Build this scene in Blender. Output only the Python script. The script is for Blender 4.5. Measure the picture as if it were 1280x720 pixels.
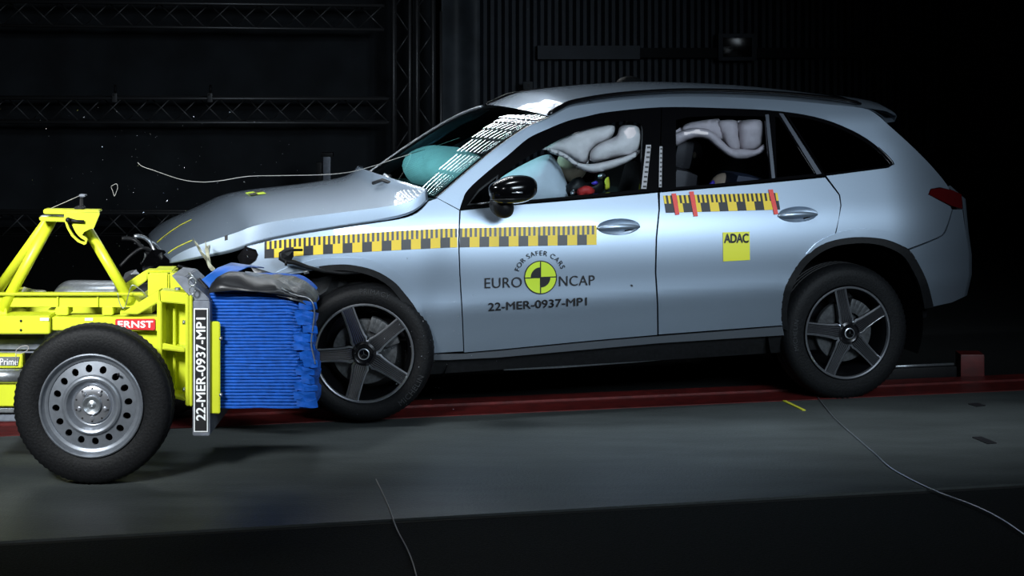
import bpy, bmesh, math, random
import numpy as np
from mathutils import Vector, Matrix, noise
from mathutils.geometry import delaunay_2d_cdt
random.seed(7)
R = math.radians
for o in list(bpy.data.objects): bpy.data.objects.remove(o)
scene = bpy.context.scene
COL = scene.collection

# ------------------------------------------------------------------ camera, world, lights, exposure
CAM = Vector((0.0, -9.72, 2.03)); F = 2362.0; HY = 40.0
cd = bpy.data.cameras.new('camera'); cam = bpy.data.objects.new('camera', cd); COL.objects.link(cam)
cam.location = CAM; cam.rotation_euler = (R(90), 0, 0)
cd.sensor_width = 36; cd.lens = F / 1280 * 36; cd.shift_y = -(360 - HY) / 1280; cd.clip_end = 200
scene.camera = cam
scene.view_settings.view_transform = 'Standard'; scene.view_settings.look = 'None'
scene.view_settings.gamma = 1; scene.view_settings.use_curve_mapping = False
scene.view_settings.exposure = 0.0
w = bpy.data.worlds.new('world'); scene.world = w; w.use_nodes = True
w.node_tree.nodes['Background'].inputs[0].default_value = (.5, .7, 1, 1)
w.node_tree.nodes['Background'].inputs[1].default_value = 0.0008

def area(name, loc, target, size, power, color, spread=180, size_y=None):
    l = bpy.data.lights.new(name, 'AREA'); o = bpy.data.objects.new(name, l); COL.objects.link(o)
    l.size = size; l.energy = power; l.color = color; l.spread = R(spread)
    if size_y: l.shape = 'RECTANGLE'; l.size_y = size_y
    o.location = loc; o.rotation_euler = (Vector(target) - Vector(loc)).to_track_quat('-Z', 'Y').to_euler()
    return o
# flood lights of the crash hall, hung high on the camera side and over the impact point
area('flood_light_key', (-3.4, -6.2, 4.0), (-2.10, -.6, .85), 1.2, 34, (.94, .98, 1), 32)
area('flood_light_front', (3.5, -6.2, 3.7), (.90, .2, 1.42), 3.2, 42, (.76, .89, 1), 45, 1.8)
area('flood_light_top', (.3, -.15, 6.0), (.3, -.15, 0), 5.0, 11, (.84, .93, 1), 22, .4)
area('flood_light_bonnet', (-5.0, .2, 4.4), (-.2, .9, 1.3), .9, 14, (.84, .93, 1), 26)
LB_EMIT = 40.0

# ------------------------------------------------------------------ pixel -> point helpers
def ray(px, py): return Vector(((px - 640) / F, 1, -(py - HY) / F))
def P(px, py, y):                      # world point on the vertical plane at depth y
    return CAM + ray(px, py) * (y - CAM.y)
def G(px, py, z=0.0):                  # world point on a horizontal plane
    d = ray(px, py); return CAM + d * ((z - CAM.z) / d.z)

# car frame: x rearwards along the car, y across (0 near side, W far side), z up
TH = R(15.6)
CM = Matrix.Translation(Vector((-.761 + .04 * math.sin(TH), -.04 * math.cos(TH), 0))) @ Matrix.Rotation(TH, 4, 'Z')
CI = CM.inverted()
W = 1.89
GZ = np.array([.10, .20, .30, .38, .45, .52, .58, .62, .68, .74, .80, .86, .93, 1.00, 1.06, 1.10, 1.20, 1.40, 1.55, 1.64, 1.74])
GY = np.array([.17, .11, .068, .044, .028, .012, -.003, -.002, -.001, -.003, -.005, -.004, .002, .015, .034, .050, .090, .170, .240, .300, .400])
ZT = np.linspace(.05, 1.80, 176)
def _smooth(a, n):
    for _ in range(n): a = np.concatenate([a[:1], (a[:-2] + 2 * a[1:-1] + a[2:]) / 4, a[-1:]])
    return a
GT = _smooth(np.interp(ZT, GZ, GY), 5)
def g(x, z):
    rise = .045 * max(0, min(1, (x - .4) / 2.0)) * max(0, min(1, (.85 - z) / .2))
    v = float(np.interp(z - rise, ZT, GT))
    if x < -.1: v += .12 * ((-.1 - x) / .7) ** 2
    if x > 2.95: v += .29 * ((x - 2.95) / .70) ** 2.3
    v += .010 * math.exp(-((x - .40) / .09) ** 2 - ((z - .66) / .20) ** 2)
    return v
def S(px, py, off=0.0):                # car-local point on the near body side
    c = CI @ CAM; d = CI.to_3x3() @ ray(px, py)
    t = -c.y / d.y
    for _ in range(30):
        p = c + d * t
        t2 = (g(p.x, p.z) + off - c.y) / d.y
        t += (t2 - t) * .8
    return c + d * t
def C(px, py, yc):                     # car-local point at car depth yc
    c = CI @ CAM; d = CI.to_3x3() @ ray(px, py)
    return c + d * ((yc - c.y) / d.y)

# ------------------------------------------------------------------ materials
def mat(name, color, rough=.5, metal=0, spec=.5, coat=0, emit=None, emit_s=0, grain=0, bump=0, scale=20, vary=0, coatr=.03):
    m = bpy.data.materials.new(name); m.use_nodes = True
    nt = m.node_tree; b = nt.nodes['Principled BSDF']
    b.inputs['Base Color'].default_value = (*color, 1); b.inputs['Roughness'].default_value = rough
    b.inputs['Metallic'].default_value = metal; b.inputs['Specular IOR Level'].default_value = spec
    b.inputs['Coat Weight'].default_value = coat; b.inputs['Coat Roughness'].default_value = coatr
    if emit: b.inputs['Emission Color'].default_value = (*emit, 1); b.inputs['Emission Strength'].default_value = emit_s
    if vary or bump or grain:
        tc = nt.nodes.new('ShaderNodeTexCoord'); n = nt.nodes.new('ShaderNodeTexNoise')
        n.inputs['Scale'].default_value = scale; n.inputs['Detail'].default_value = 6
        nt.links.new(tc.outputs['Object'], n.inputs['Vector'])
        if vary:
            cr = nt.nodes.new('ShaderNodeValToRGB'); cr.color_ramp.elements[0].position = .35; cr.color_ramp.elements[1].position = .68
            cr.color_ramp.elements[0].color = (*[c * (1 - vary) for c in color], 1)
            cr.color_ramp.elements[1].color = (*[min(1, c * (1 + vary)) for c in color], 1)
            nt.links.new(n.outputs['Fac'], cr.inputs['Fac']); nt.links.new(cr.outputs['Color'], b.inputs['Base Color'])
        if bump:
            bp = nt.nodes.new('ShaderNodeBump'); bp.inputs['Strength'].default_value = bump; bp.inputs['Distance'].default_value = .02
            nt.links.new(n.outputs['Fac'], bp.inputs['Height']); nt.links.new(bp.outputs['Normal'], b.inputs['Normal'])
    return m
def glass(name, tint, gloss=.004, alpha=1.0, refl=1.0):
    m = bpy.data.materials.new(name); m.use_nodes = True; nt = m.node_tree
    for n in list(nt.nodes): nt.nodes.remove(n)
    out = nt.nodes.new('ShaderNodeOutputMaterial'); mix = nt.nodes.new('ShaderNodeMixShader')
    tr = nt.nodes.new('ShaderNodeBsdfTransparent'); gl = nt.nodes.new('ShaderNodeBsdfGlossy'); fr = nt.nodes.new('ShaderNodeFresnel')
    tr.inputs[0].default_value = (*tint, 1); gl.inputs['Roughness'].default_value = gloss; gl.inputs[0].default_value = (refl, refl, refl, 1)
    fr.inputs[0].default_value = 1.5
    nt.links.new(fr.outputs[0], mix.inputs[0]); nt.links.new(tr.outputs[0], mix.inputs[1]); nt.links.new(gl.outputs[0], mix.inputs[2])
    nt.links.new(mix.outputs[0], out.inputs[0]); return m
M = dict(
 paint=mat('silver_blue_paint', (.35, .43, .53), .44, .85, .5, 1.0, coatr=.05, vary=.02, scale=300),
 black=mat('black_plastic', (.006, .0065, .0075), .5, spec=.25, vary=.3, scale=60),
 gloss=mat('black_gloss_trim', (.002, .002, .0025), .14, spec=.35),
 dark=mat('dark_liner', (.004, .004, .005), .9, spec=.1),
 rubber=mat('tyre_rubber', (.005, .0055, .0065), .62, spec=.2, vary=.35, scale=90, bump=.15),
 rimdark=mat('dark_rim_paint', (.010, .010, .012), .25, .5),
 rimsilver=mat('machined_rim_edge', (.55, .57, .62), .28, .9),
 groove=mat('spoke_groove_metal', (.30, .31, .34), .20, .9),
 chrome=mat('chrome', (.75, .78, .82), .12, 1),
 steel=mat('brushed_steel', (.42, .45, .48), .35, .85, vary=.15, scale=80),
 wheelsteel=mat('painted_wheel_steel', (.20, .22, .25), .36, .55, vary=.08, scale=40),
 yellow=mat('signal_yellow_paint', (.60, .66, .025), .42, vary=.05, scale=8, coat=.1),
 blue=mat('blue_honeycomb_aluminium', (.006, .088, .44), .55, 0, .25, vary=.2, scale=30),
 bluesheet=mat('blue_face_sheet', (.015, .12, .50), .40, .1, vary=.15, scale=12),
 grayplate=mat('grey_mounting_plate', (.19, .21, .25), .45, .3, vary=.2, scale=25),
 white=mat('white_lettering', (.85, .87, .88), .5),
 blackprint=mat('black_print', (.006, .006, .008), .5),
 red=mat('red_sticker', (.60, .02, .025), .45, vary=.08, scale=60),
 redtape=mat('red_tape', (.72, .06, .05), .5, vary=.1, scale=200),
 tapeyellow=mat('yellow_scale_tape', (.78, .56, .03), .5),
 tapeblack=mat('black_scale_tape', (.012, .012, .016), .4),
 limeprint=mat('lime_yellow_print', (.56, .74, .03), .5),
 stickery=mat('yellow_sticker', (.75, .74, .04), .5),
 airbag=mat('airbag_fabric', (.66, .61, .62), .85, vary=.06, scale=25, bump=.25),
 airbagblue=mat('front_airbag_fabric', (.58, .66, .76), .8, vary=.04, scale=15, bump=.1),
 seat=mat('dark_seat_leather', (.012, .012, .014), .5, vary=.2, scale=40),
 skin=mat('dummy_vinyl_skin', (.42, .33, .24), .55, vary=.1, scale=20),
 shirt=mat('dummy_black_suit', (.02, .02, .026), .8, vary=.3, scale=40),
 violet=mat('violet_marker_paint', (.07, .04, .55), .5),
 redcloth=mat('dummy_red_marker_paint', (.55, .03, .03), .6),
 lens=mat('red_lamp_lens', (.045, .002, .003), .15, coat=.5),
 wglass=glass('windshield_glass', (.44, .74, .70)),
 sglass=glass('clear_side_glass', (.80, .86, .88)),
 rglass=glass('tinted_rear_glass', (.62, .64, .68)),
 pglass=glass('privacy_glass', (.05, .05, .06)),
 drape=mat('black_molton_drape', (.014, .017, .021), .95, vary=.25, scale=3),
 drapegrey=mat('grey_plastic_sheet', (.05, .06, .072), .6, vary=.35, scale=3, bump=.6),
 truss=mat('aluminium_truss_tube', (.11, .11, .115), .45, .7),
 metalwall=mat('corrugated_sheet_metal', (.03, .038, .052), .5, .3, vary=.15, scale=4),
 ceil=mat('black_ceiling_paint', (.01, .011, .013), .9, vary=.2, scale=3),
 wallp=mat('dark_wall_paint', (.018, .021, .025), .85, vary=.2, scale=3),
 crumple=mat('torn_grey_plastic', (.030, .034, .040), .38, .2, vary=.5, scale=18, bump=.4),
 foil=mat('torn_lamp_plastic', (.55, .55, .42), .18, .4, vary=.5, scale=30),
 wire=mat('pale_wire', (.34, .33, .31), .5),
 sillpaint=mat('sill_grey_trim', (.11, .125, .145), .4, .4),
 stripgrey=mat('grey_seal_strip', (.07, .08, .10), .4, .3),
 labelgrey=mat('pale_label_print', (.30, .30, .32), .5),
 yellowmark=mat('yellow_chalk', (.55, .55, .03), .7),
 lamp=mat('lamp_diffuser', (.9, .9, .9), .6, emit=(.90, .96, 1), emit_s=LB_EMIT),
)
def floor_mat():
    m = bpy.data.materials.new('stained_concrete'); m.use_nodes = True; nt = m.node_tree; b = nt.nodes['Principled BSDF']
    tc = nt.nodes.new('ShaderNodeTexCoord')
    mp = nt.nodes.new('ShaderNodeMapping'); mp.inputs['Scale'].default_value = (.5, 2.2, 1); mp.inputs['Rotation'].default_value = (0, 0, R(-10))
    n1 = nt.nodes.new('ShaderNodeTexNoise'); n1.inputs['Scale'].default_value = 2.2; n1.inputs['Detail'].default_value = 9; n1.inputs['Roughness'].default_value = .65
    n2 = nt.nodes.new('ShaderNodeTexNoise'); n2.inputs['Scale'].default_value = 70; n2.inputs['Detail'].default_value = 5
    nt.links.new(tc.outputs['Object'], mp.inputs[0]); nt.links.new(mp.outputs[0], n1.inputs[0]); nt.links.new(tc.outputs['Object'], n2.inputs[0])
    cr = nt.nodes.new('ShaderNodeValToRGB'); cr.color_ramp.elements[0].position = .3; cr.color_ramp.elements[1].position = .75
    cr.color_ramp.elements[0].color = (.036, .044, .044, 1); cr.color_ramp.elements[1].color = (.084, .098, .098, 1)
    mx = nt.nodes.new('ShaderNodeMix'); mx.data_type = 'RGBA'; mx.blend_type = 'MULTIPLY'; mx.inputs[0].default_value = .5
    nt.links.new(n1.outputs[0], cr.inputs[0]); nt.links.new(cr.outputs[0], mx.inputs[6]); nt.links.new(n2.outputs[0], mx.inputs[7])
    nt.links.new(mx.outputs[2], b.inputs['Base Color']); b.inputs['Roughness'].default_value = .55
    bp = nt.nodes.new('ShaderNodeBump'); bp.inputs['Strength'].default_value = .25; bp.inputs['Distance'].default_value = .01
    nt.links.new(n2.outputs[0], bp.inputs['Height']); nt.links.new(bp.outputs[0], b.inputs['Normal'])
    return m
M['floor'] = floor_mat()
M['asphalt'] = mat('black_asphalt', (.008, .0095, .010), .9, spec=.15, vary=.5, scale=90, bump=.5)
M['redfloor'] = mat('worn_red_floor_paint', (.09, .006, .0055), .5, vary=.35, scale=14)
M['recess'] = mat('dark_recess', (.006, .007, .007), .8)

# ------------------------------------------------------------------ object helpers
def link(name, me, m, parent=None, smooth=True, kind=None, label=None):
    o = bpy.data.objects.new(name, me); COL.objects.link(o)
    for mm in (m if isinstance(m, (list, tuple)) else [m]): me.materials.append(mm)
    if parent: o.parent = parent
    if smooth:
        for p in me.polygons: p.use_smooth = True
    if kind: o['kind'] = kind
    if label: o['label'] = label
    return o
def sharp(o, ang=35):
    me = o.data; bm = bmesh.new(); bm.from_mesh(me)
    for e in bm.edges:
        e.smooth = not (len(e.link_faces) == 2 and e.calc_face_angle(0) > R(ang))
    bm.to_mesh(me); bm.free(); return o
def pyobj(name, vs, fs, m, parent=None, smooth=True, kind=None, label=None, mi=None, ang=None):
    me = bpy.data.meshes.new(name); me.from_pydata([tuple(v) for v in vs], [], fs)
    if mi: me.polygons.foreach_set('material_index', mi)
    me.validate(); me.update()
    o = link(name, me, m, parent, smooth, kind, label)
    if ang: sharp(o, ang)
    return o
def bmobj(name, bm, m, parent=None, smooth=True, kind=None, label=None, ang=None):
    bmesh.ops.recalc_face_normals(bm, faces=bm.faces)
    me = bpy.data.meshes.new(name); bm.to_mesh(me); bm.free()
    o = link(name, me, m, parent, smooth, kind, label)
    if ang: sharp(o, ang)
    return o
def thing(name, label, cat, loc=(0, 0, 0), group=None, mtx=None):
    o = bpy.data.objects.new(name, None); COL.objects.link(o); o.empty_display_size = .1
    if mtx is not None: o.matrix_world = mtx
    else: o.location = loc
    o['label'] = label; o['category'] = cat
    if group: o['group'] = group
    return o
def tag(o, label, cat, group=None, kind=None):
    o['label'] = label; o['category'] = cat
    if group: o['group'] = group
    if kind: o['kind'] = kind
    return o
def struct(o): o['kind'] = 'structure'; return o
def add_box(bm, c, s, rot=None, bev=0):
    r = bmesh.ops.create_cube(bm, size=1); vs = r['verts']
    mt = Matrix.Translation(Vector(c)) @ (rot if rot else Matrix()) @ Matrix.Diagonal((*s, 1))
    for v in vs: v.co = mt @ v.co
    if bev:
        es = list({e for v in vs for e in v.link_edges})
        bmesh.ops.bevel(bm, geom=es, offset=bev, segments=2, affect='EDGES', profile=.7)
def catmull(pts, n=6, closed=False):
    P_ = [Vector(p) for p in pts]; out = []; N = len(P_)
    for i in range(N if closed else N - 1):
        if closed: p0, p1, p2, p3 = P_[i - 1], P_[i], P_[(i + 1) % N], P_[(i + 2) % N]
        else: p0, p1, p2, p3 = P_[max(i - 1, 0)], P_[i], P_[i + 1], P_[min(i + 2, N - 1)]
        for k in range(n):
            t = k / n
            out.append(.5 * ((2 * p1) + (p2 - p0) * t + (2 * p0 - 5 * p1 + 4 * p2 - p3) * t * t + (3 * p1 - p0 - 3 * p2 + p3) * t ** 3))
    if not closed: out.append(P_[-1])
    return out
def tube_bm(bm, pts, r, seg=10, cap=True):
    pts = [Vector(p) for p in pts]; rings = []; up = None
    for i, p in enumerate(pts):
        d = (pts[min(i + 1, len(pts) - 1)] - pts[max(i - 1, 0)]).normalized()
        if up is None: up = Vector((0, 0, 1)) if abs(d.z) < .9 else Vector((1, 0, 0))
        a = d.cross(up).normalized(); b = a.cross(d).normalized(); up = b
        rr = r[i] if isinstance(r, (list, tuple)) else r
        rings.append([bm.verts.new(p + (a * math.cos(2 * math.pi * k / seg) + b * math.sin(2 * math.pi * k / seg)) * rr) for k in range(seg)])
    for i in range(len(rings) - 1):
        for k in range(seg): bm.faces.new((rings[i][k], rings[i][(k + 1) % seg], rings[i + 1][(k + 1) % seg], rings[i + 1][k]))
    if cap: bm.faces.new(rings[0][::-1]); bm.faces.new(rings[-1])
def tube(name, pts, r, m, parent=None, seg=10, **kw):
    bm = bmesh.new(); tube_bm(bm, pts, r, seg); return bmobj(name, bm, m, parent, **kw)
def lathe(name, prof, m, parent=None, n=72, mi=None, ang=30, **kw):   # prof: list of (radius, y); spun about y
    vs = []; fs = []; mis = []
    for i, (r, y) in enumerate(prof):
        for k in range(n):
            a = 2 * math.pi * k / n; vs.append((r * math.cos(a), y, r * math.sin(a)))
    for i in range(len(prof) - 1):
        for k in range(n):
            fs.append((i * n + k, i * n + (k + 1) % n, (i + 1) * n + (k + 1) % n, (i + 1) * n + k)); mis.append(mi[i] if mi else 0)
    return pyobj(name, vs, fs, m, parent, mi=mis, ang=ang, **kw)
def inpoly(x, y, poly):
    c = False; j = len(poly) - 1
    for i in range(len(poly)):
        xi, yi = poly[i]; xj, yj = poly[j]
        if (yi > y) != (yj > y) and x < (xj - xi) * (y - yi) / (yj - yi) + xi: c = not c
        j = i
    return c
def densify(poly, d):
    out = []
    for i in range(len(poly)):
        a = Vector(poly[i]); b = Vector(poly[(i + 1) % len(poly)]); n = max(1, int((b - a).length / d))
        for k in range(n): out.append(tuple(a + (b - a) * k / n))
    return out
def tri(poly, holes, step, d):
    """triangulated polygon (2D) with holes and interior grid; returns verts, faces, boundary loops as coordinates"""
    loops = [densify(poly, d)] + [densify(h, d) for h in holes]
    pts = []; edges = []
    for L in loops:
        s = len(pts); pts += L; edges += [(s + i, s + (i + 1) % len(L)) for i in range(len(L))]
    allb = np.array(pts)
    x0, y0 = allb.min(0); x1, y1 = allb.max(0)
    yy = y0 + step * .5; row = 0
    while yy < y1:
        xx = x0 + step * (.5 if row % 2 else .25)
        while xx < x1:
            if np.min((allb[:, 0] - xx) ** 2 + (allb[:, 1] - yy) ** 2) > (step * .45) ** 2 and inpoly(xx, yy, loops[0]) and not any(inpoly(xx, yy, h) for h in loops[1:]):
                pts.append((xx, yy))
            xx += step
        yy += step * .87; row += 1
    v, e, f, _, _, _ = delaunay_2d_cdt([Vector(p) for p in pts], edges, [], 0, 1e-6)
    F_ = []
    for t in f:
        cx = sum(v[i].x for i in t) / 3; cy = sum(v[i].y for i in t) / 3
        if inpoly(cx, cy, loops[0]) and not any(inpoly(cx, cy, h) for h in loops[1:]): F_.append(tuple(t))
    return v, F_
def surf_mesh(v, F_, fn, flange=.02, fdir=Vector((0, 1, 0)), flat=False):
    """map 2D verts through fn, add a bent-in edge so the sheet has real thickness"""
    vs = [fn(p.x, p.y) for p in v]; fs = []
    for t in F_:
        fs.append(t)
    from collections import Counter
    cnt = Counter()
    for t in fs:
        for i in range(len(t)): cnt[frozenset((t[i], t[(i + 1) % len(t)]))] += 1
    base = {}
    if flange:
        ext = []
        for t in fs:
            for i in range(len(t)):
                a, b = t[i], t[(i + 1) % len(t)]
                if cnt[frozenset((a, b))] == 1:
                    for q in (a, b):
                        if q not in base: base[q] = len(vs); vs.append(vs[q] + fdir * flange)
                    ext.append((b, a, base[a], base[b]))
        fs = fs + ext
    return vs, fs
def fixnormals(o, d=Vector((0, -1, 0))):
    me = o.data; s = sum(p.normal.dot(d) * p.area for p in me.polygons)
    if s < 0: me.flip_normals()
    return o
def panel(name, poly, m, parent, holes=(), step=9, off=0.0, flange=.018, mirror=True, label=None, d=7, ang=40):
    """body panel: photo outline laid on the curved body side of the car, built in car coordinates; mirrored copy on the far side"""
    v, F_ = tri([tuple(p) for p in poly], [list(map(tuple, h)) for h in holes], step, d)
    vs, fs = surf_mesh(v, F_, lambda a, b: S(a, b, off), flange)
    o = pyobj(name, vs, fs, m, parent, ang=ang, label=label); fixnormals(o)
    if mirror:
        o2 = pyobj(name, [Vector((q.x, W - q.y, q.z)) for q in vs], fs, m, parent if mirror is True else mirror, ang=ang, label=label); fixnormals(o2, Vector((0, 1, 0)))
        o['_m'] = o2.name
    return o
def far_of(o): 
    n = o['_m']; return bpy.data.objects[n]
def cleanup_props():
    for o in bpy.data.objects:
        if '_m' in o: del o['_m']
def extrude_poly(name, pts, y0, y1, m, parent=None, bev=.004, **kw):
    """world XZ polygon given as Vectors, extruded from depth y0 to y1"""
    bm = bmesh.new(); fr = [bm.verts.new((p.x, y0, p.z)) for p in pts]; bk = [bm.verts.new((p.x, y1, p.z)) for p in pts]
    f1 = bm.faces.new(fr); f2 = bm.faces.new(bk[::-1]); n = len(pts)
    for i in range(n): bm.faces.new((fr[i], bk[i], bk[(i + 1) % n], fr[(i + 1) % n]))
    if bev: bmesh.ops.bevel(bm, geom=[e for e in bm.edges], offset=bev, segments=2, affect='EDGES', clamp_overlap=True)
    return bmobj(name, bm, m, parent, ang=30, **kw)
def pxprism(name, poly, y, th, m, parent=None, bev=.004, smoothn=0, **kw):
    if smoothn: poly = [tuple(p) for p in catmull([(*p, 0) for p in poly], smoothn, True)]
    return extrude_poly(name, [P(p[0], p[1], y) for p in poly], y, y + th, m, parent, bev, **kw)
def text_mesh(s, size=1.0, offset=0.0, spacing=1.0, align='CENTER'):
    cu = bpy.data.curves.new('t', 'FONT'); cu.body = s; cu.size = size; cu.offset = offset; cu.space_character = spacing
    cu.align_x = align; cu.align_y = 'CENTER'; cu.resolution_u = 4
    o = bpy.data.objects.new('t', cu); COL.objects.link(o)
    dg = bpy.context.evaluated_depsgraph_get(); dg.update()
    me = bpy.data.meshes.new_from_object(o.evaluated_get(dg))
    vs = [v.co.copy() for v in me.vertices]; fs = [tuple(p.vertices) for p in me.polygons]
    bpy.data.objects.remove(o); bpy.data.curves.remove(cu); bpy.data.meshes.remove(me)
    return vs, fs
def fit_text(s, x0, x1, y0, y1, offset=0.0, spacing=1.0):
    """text scaled to a unit frame: returns 2D points in given box (y0 top)"""
    vs, fs = text_mesh(s, 1, offset, spacing)
    ax = min(v.x for v in vs); bx = max(v.x for v in vs); ay = min(v.y for v in vs); by = max(v.y for v in vs)
    return [((v.x - ax) / (bx - ax) * (x1 - x0) + x0, y1 - (v.y - ay) / (by - ay) * (y1 - y0)) for v in vs], fs

# ------------------------------------------------------------------ the setting
def rect(name, x0, x1, y0, y1, z0, z1, m, parent=None, bev=0, **kw):
    bm = bmesh.new(); add_box(bm, ((x0 + x1) / 2, (y0 + y1) / 2, (z0 + z1) / 2), (x1 - x0, y1 - y0, z1 - z0), bev=bev)
    return bmobj(name, bm, m, parent, smooth=False, **kw)
XL, XR, YB, YF, ZC = -11.0, 11.0, 11.5, -13.0, 8.0
struct(rect('floor', XL, XR, YF, YB, -.30, -.012, M['asphalt']))
def gpoly(name, pts, z0, z1, m):      # floor slab from photo points on the ground
    q = [G(*p) for p in pts]; bm = bmesh.new()
    t = [bm.verts.new((a.x, a.y, z1)) for a in q]; b = [bm.verts.new((a.x, a.y, z0)) for a in q]
    bm.faces.new(t); bm.faces.new(b[::-1]); n = len(q)
    for i in range(n): bm.faces.new((t[i], b[i], b[(i + 1) % n], t[(i + 1) % n]))
    return bmobj(name, bm, m, smooth=False)
# concrete lane; near joint and red lines measured in the photo
A = G(0, 679); B = G(1280, 606); lane = (B - A).normalized(); ln = Vector((-lane.y, lane.x, 0))
A = A - lane * 8; B = B + lane * 8
def lane_slab(name, a, b, z0, z1, m, x0=0, x1=None):
    L = (B - A).length if x1 is None else x1
    q = [A + lane * x0 + ln * a, A + lane * L + ln * a, A + lane * L + ln * b, A + lane * x0 + ln * b]; bm = bmesh.new()
    t = [bm.verts.new((p.x, p.y, z1)) for p in q]; u = [bm.verts.new((p.x, p.y, z0)) for p in q]
    bm.faces.new(t); bm.faces.new(u[::-1])
    for i in range(4): bm.faces.new((t[i], u[i], u[(i + 1) % 4], t[(i + 1) % 4]))
    return struct(bmobj(name, bm, m, smooth=False))
def lane_d(p): return (p - A).dot(ln)
d_red0 = lane_d(G(880, 506)); d_red1 = lane_d(G(880, 493)); d_red2 = lane_d(G(880, 488))
lane_slab('floor', 0.03, d_red0, -.25, 0, M['floor'])
lane_slab('trim_1', 0.0, .028, -.25, -.01, M['recess'])
lane_slab('trim_2', d_red0 + .004, d_red1 - .03, -.25, .003, M['redfloor'])
lane_slab('trim_3', d_red1 - .015, d_red2 + .02, -.25, .012, M['redfloor'])
struct(rect('ceiling', XL, XR, YF, YB, ZC, ZC + .2, M['ceil']))
struct(rect('wall_left', XL - .2, XL, YF, YB, -.3, ZC, M['wallp']))
struct(rect('wall_right', XR, XR + .2, YF, YB, -.3, ZC, M['wallp']))
struct(rect('wall_front', XL, XR, YF - .2, YF, -.3, ZC, M['wallp']))
# corrugated back wall
def corrugated(name, x0, x1, y, z0, z1, pitch, depth, m, parent=None):
    vs = []; fs = []; n = int((x1 - x0) / pitch * 4)
    for i in range(n + 1):
        x = x0 + (x1 - x0) * i / n; d = depth if (i % 4) in (1, 2) else 0
        vs += [(x, y - d, z0), (x, y - d, z1)]
    for i in range(n): fs.append((2 * i, 2 * i + 2, 2 * i + 3, 2 * i + 1))
    return pyobj(name, vs, fs, m, parent, smooth=False)
struct(corrugated('wall_back', XL, XR, YB, -.3, ZC, .16, .05, M['metalwall']))
def bx(px0, py0, px1, py1, y, th, name, m, bev=0, parent=None, **kw):
    a = P(px0, py1, y); b = P(px1, py0, y)
    return rect(name, a.x, b.x, y, y + th, a.z, b.z, m, parent, bev, **kw)
# girts of the wall
struct(bx(672, 57, 800, 74, YB - .22, .16, 'trim_5', M['metalwall']))
struct(bx(800, 60, 1190, 72, YB - .22, .16, 'trim_6', M['wallp']))
struct(bx(1195, -60, 1290, 420, YB - .5, .3, 'trim_7', M['wallp']))
# black drape behind the truss frame, folded
def drape(name, px0, px1, y, z0, z1, amp, wl, m, label, n=160, rows=24, seed=1):
    x0 = P(px0, 100, y).x; x1 = P(px1, 100, y).x; vs = []; fs = []
    for j in range(rows + 1):
        z = z0 + (z1 - z0) * j / rows
        for i in range(n + 1):
            x = x0 + (x1 - x0) * i / n
            d = amp * math.sin(x * 6.28 / wl + 1.2 * math.sin(x * 1.7 + seed)) + amp * .7 * noise.noise(Vector((x * 2.2, z * .9, seed)))
            vs.append((x, y + d, z))
    for j in range(rows):
        for i in range(n): a = j * (n + 1) + i; fs.append((a, a + 1, a + n + 2, a + n + 1))
    return tag(pyobj(name, vs, fs, m), label, 'curtain')
YT = 9.2                               # truss frame plane
drape('black_drape', -140, 552, YT + .75, 0.0, 3.6, .03, .9, M['drape'], 'wide black drape hanging behind the truss frame at left')
drape('grey_sheet', 552, 600, YT + .45, 0.0, 3.4, .05, .35, M['drapegrey'], 'narrow creased grey sheet hanging beside the truss frame', n=60, seed=5)

def truss(name, p0, p1, label, h=.24, depth=.24, bays=.24, group=None, lo=None):
    """box truss from p0 to p1 (world, lower front chord) ; h along z for beams"""
    t = thing(name, label, 'truss', p0, group)
    v = Vector(p1) - Vector(p0); L = v.length; d = v / L
    side = Vector((0, 1, 0)); up = side.cross(d).normalized() * -1
    if up.z < -0.1: up = -up
    for a in (0, 1):
        for b in (0, 1):
            o0 = up * h * a + side * depth * b
            tube('chord', [o0, o0 + v], .017, M['truss'], t, 8)
    n = int(L / bays); me1 = None
    for k in range(n):
        for b, fl in ((0, 0), (1, 1)):
            s0 = d * (k * L / n); s1 = d * ((k + 1) * L / n)
            aa, bb = (0, 1) if (k + fl) % 2 == 0 else (1, 0)
            tube('brace', [s0 + up * h * aa + side * depth * b, s1 + up * h * bb + side * depth * b], .0075, M['truss'], t, 6)
    return t
def PT(px, py): return P(px, py, YT)
truss('lighting_truss', PT(-60, 152.5), PT(486, 153.5), 'dark box truss beam in the middle, X braced, left background', group=None)
truss('lighting_truss', PT(-60, 31), PT(478, 37), 'dark box truss beam topmost along the upper edge, left background')
truss('lighting_truss', PT(-60, 296.5), PT(486, 296.5), 'lowest box truss beam lying on the floor, seen over the trolley')
def tower(px, label, w=.16):
    x = P(px, 100, YT).x
    t = thing('truss_tower', label, 'truss', (x, YT, 0), None)
    for a in (0, 1):
        for b in (0, 1): tube('chord', [(a * w, b * .2, 0), (a * w, b * .2, 3.0)], .019, M['truss'], t, 8)
    for k in range(12):
        z0 = .1 + k * .24
        tube('brace', [(0, 0, z0), (w, 0, z0 + .24)] if k % 2 else [(w, 0, z0), (0, 0, z0 + .24)], .008, M['truss'], t, 6)
    return t
tower(492, 'vertical truss tower at the right end of the truss beams, left of the two')
tower(521, 'vertical truss tower nearest the grey sheet, right of the two')
o = tube('scaffold_pole', [P(551, 330, YT + .1), P(551, 14, YT + .1)], .015, M['truss']); tag(o, 'slim metal pole right at the left edge of the grey sheet', 'pole')
o = tube('drain_pipe', [P(597, 330, YT + .6), P(597, -20, YT + .6)], .03, M['metalwall']); tag(o, 'dark vertical pipe at the right edge of the grey sheet', 'pipe')
for (a, nm, lb) in ((285, 'truss_clamp', 'small clamp on the middle truss, above the trolley end of the car, left one'), (526 / 2, 'truss_clamp', 'small clamp on the middle truss, right one')):
    pass
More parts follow.
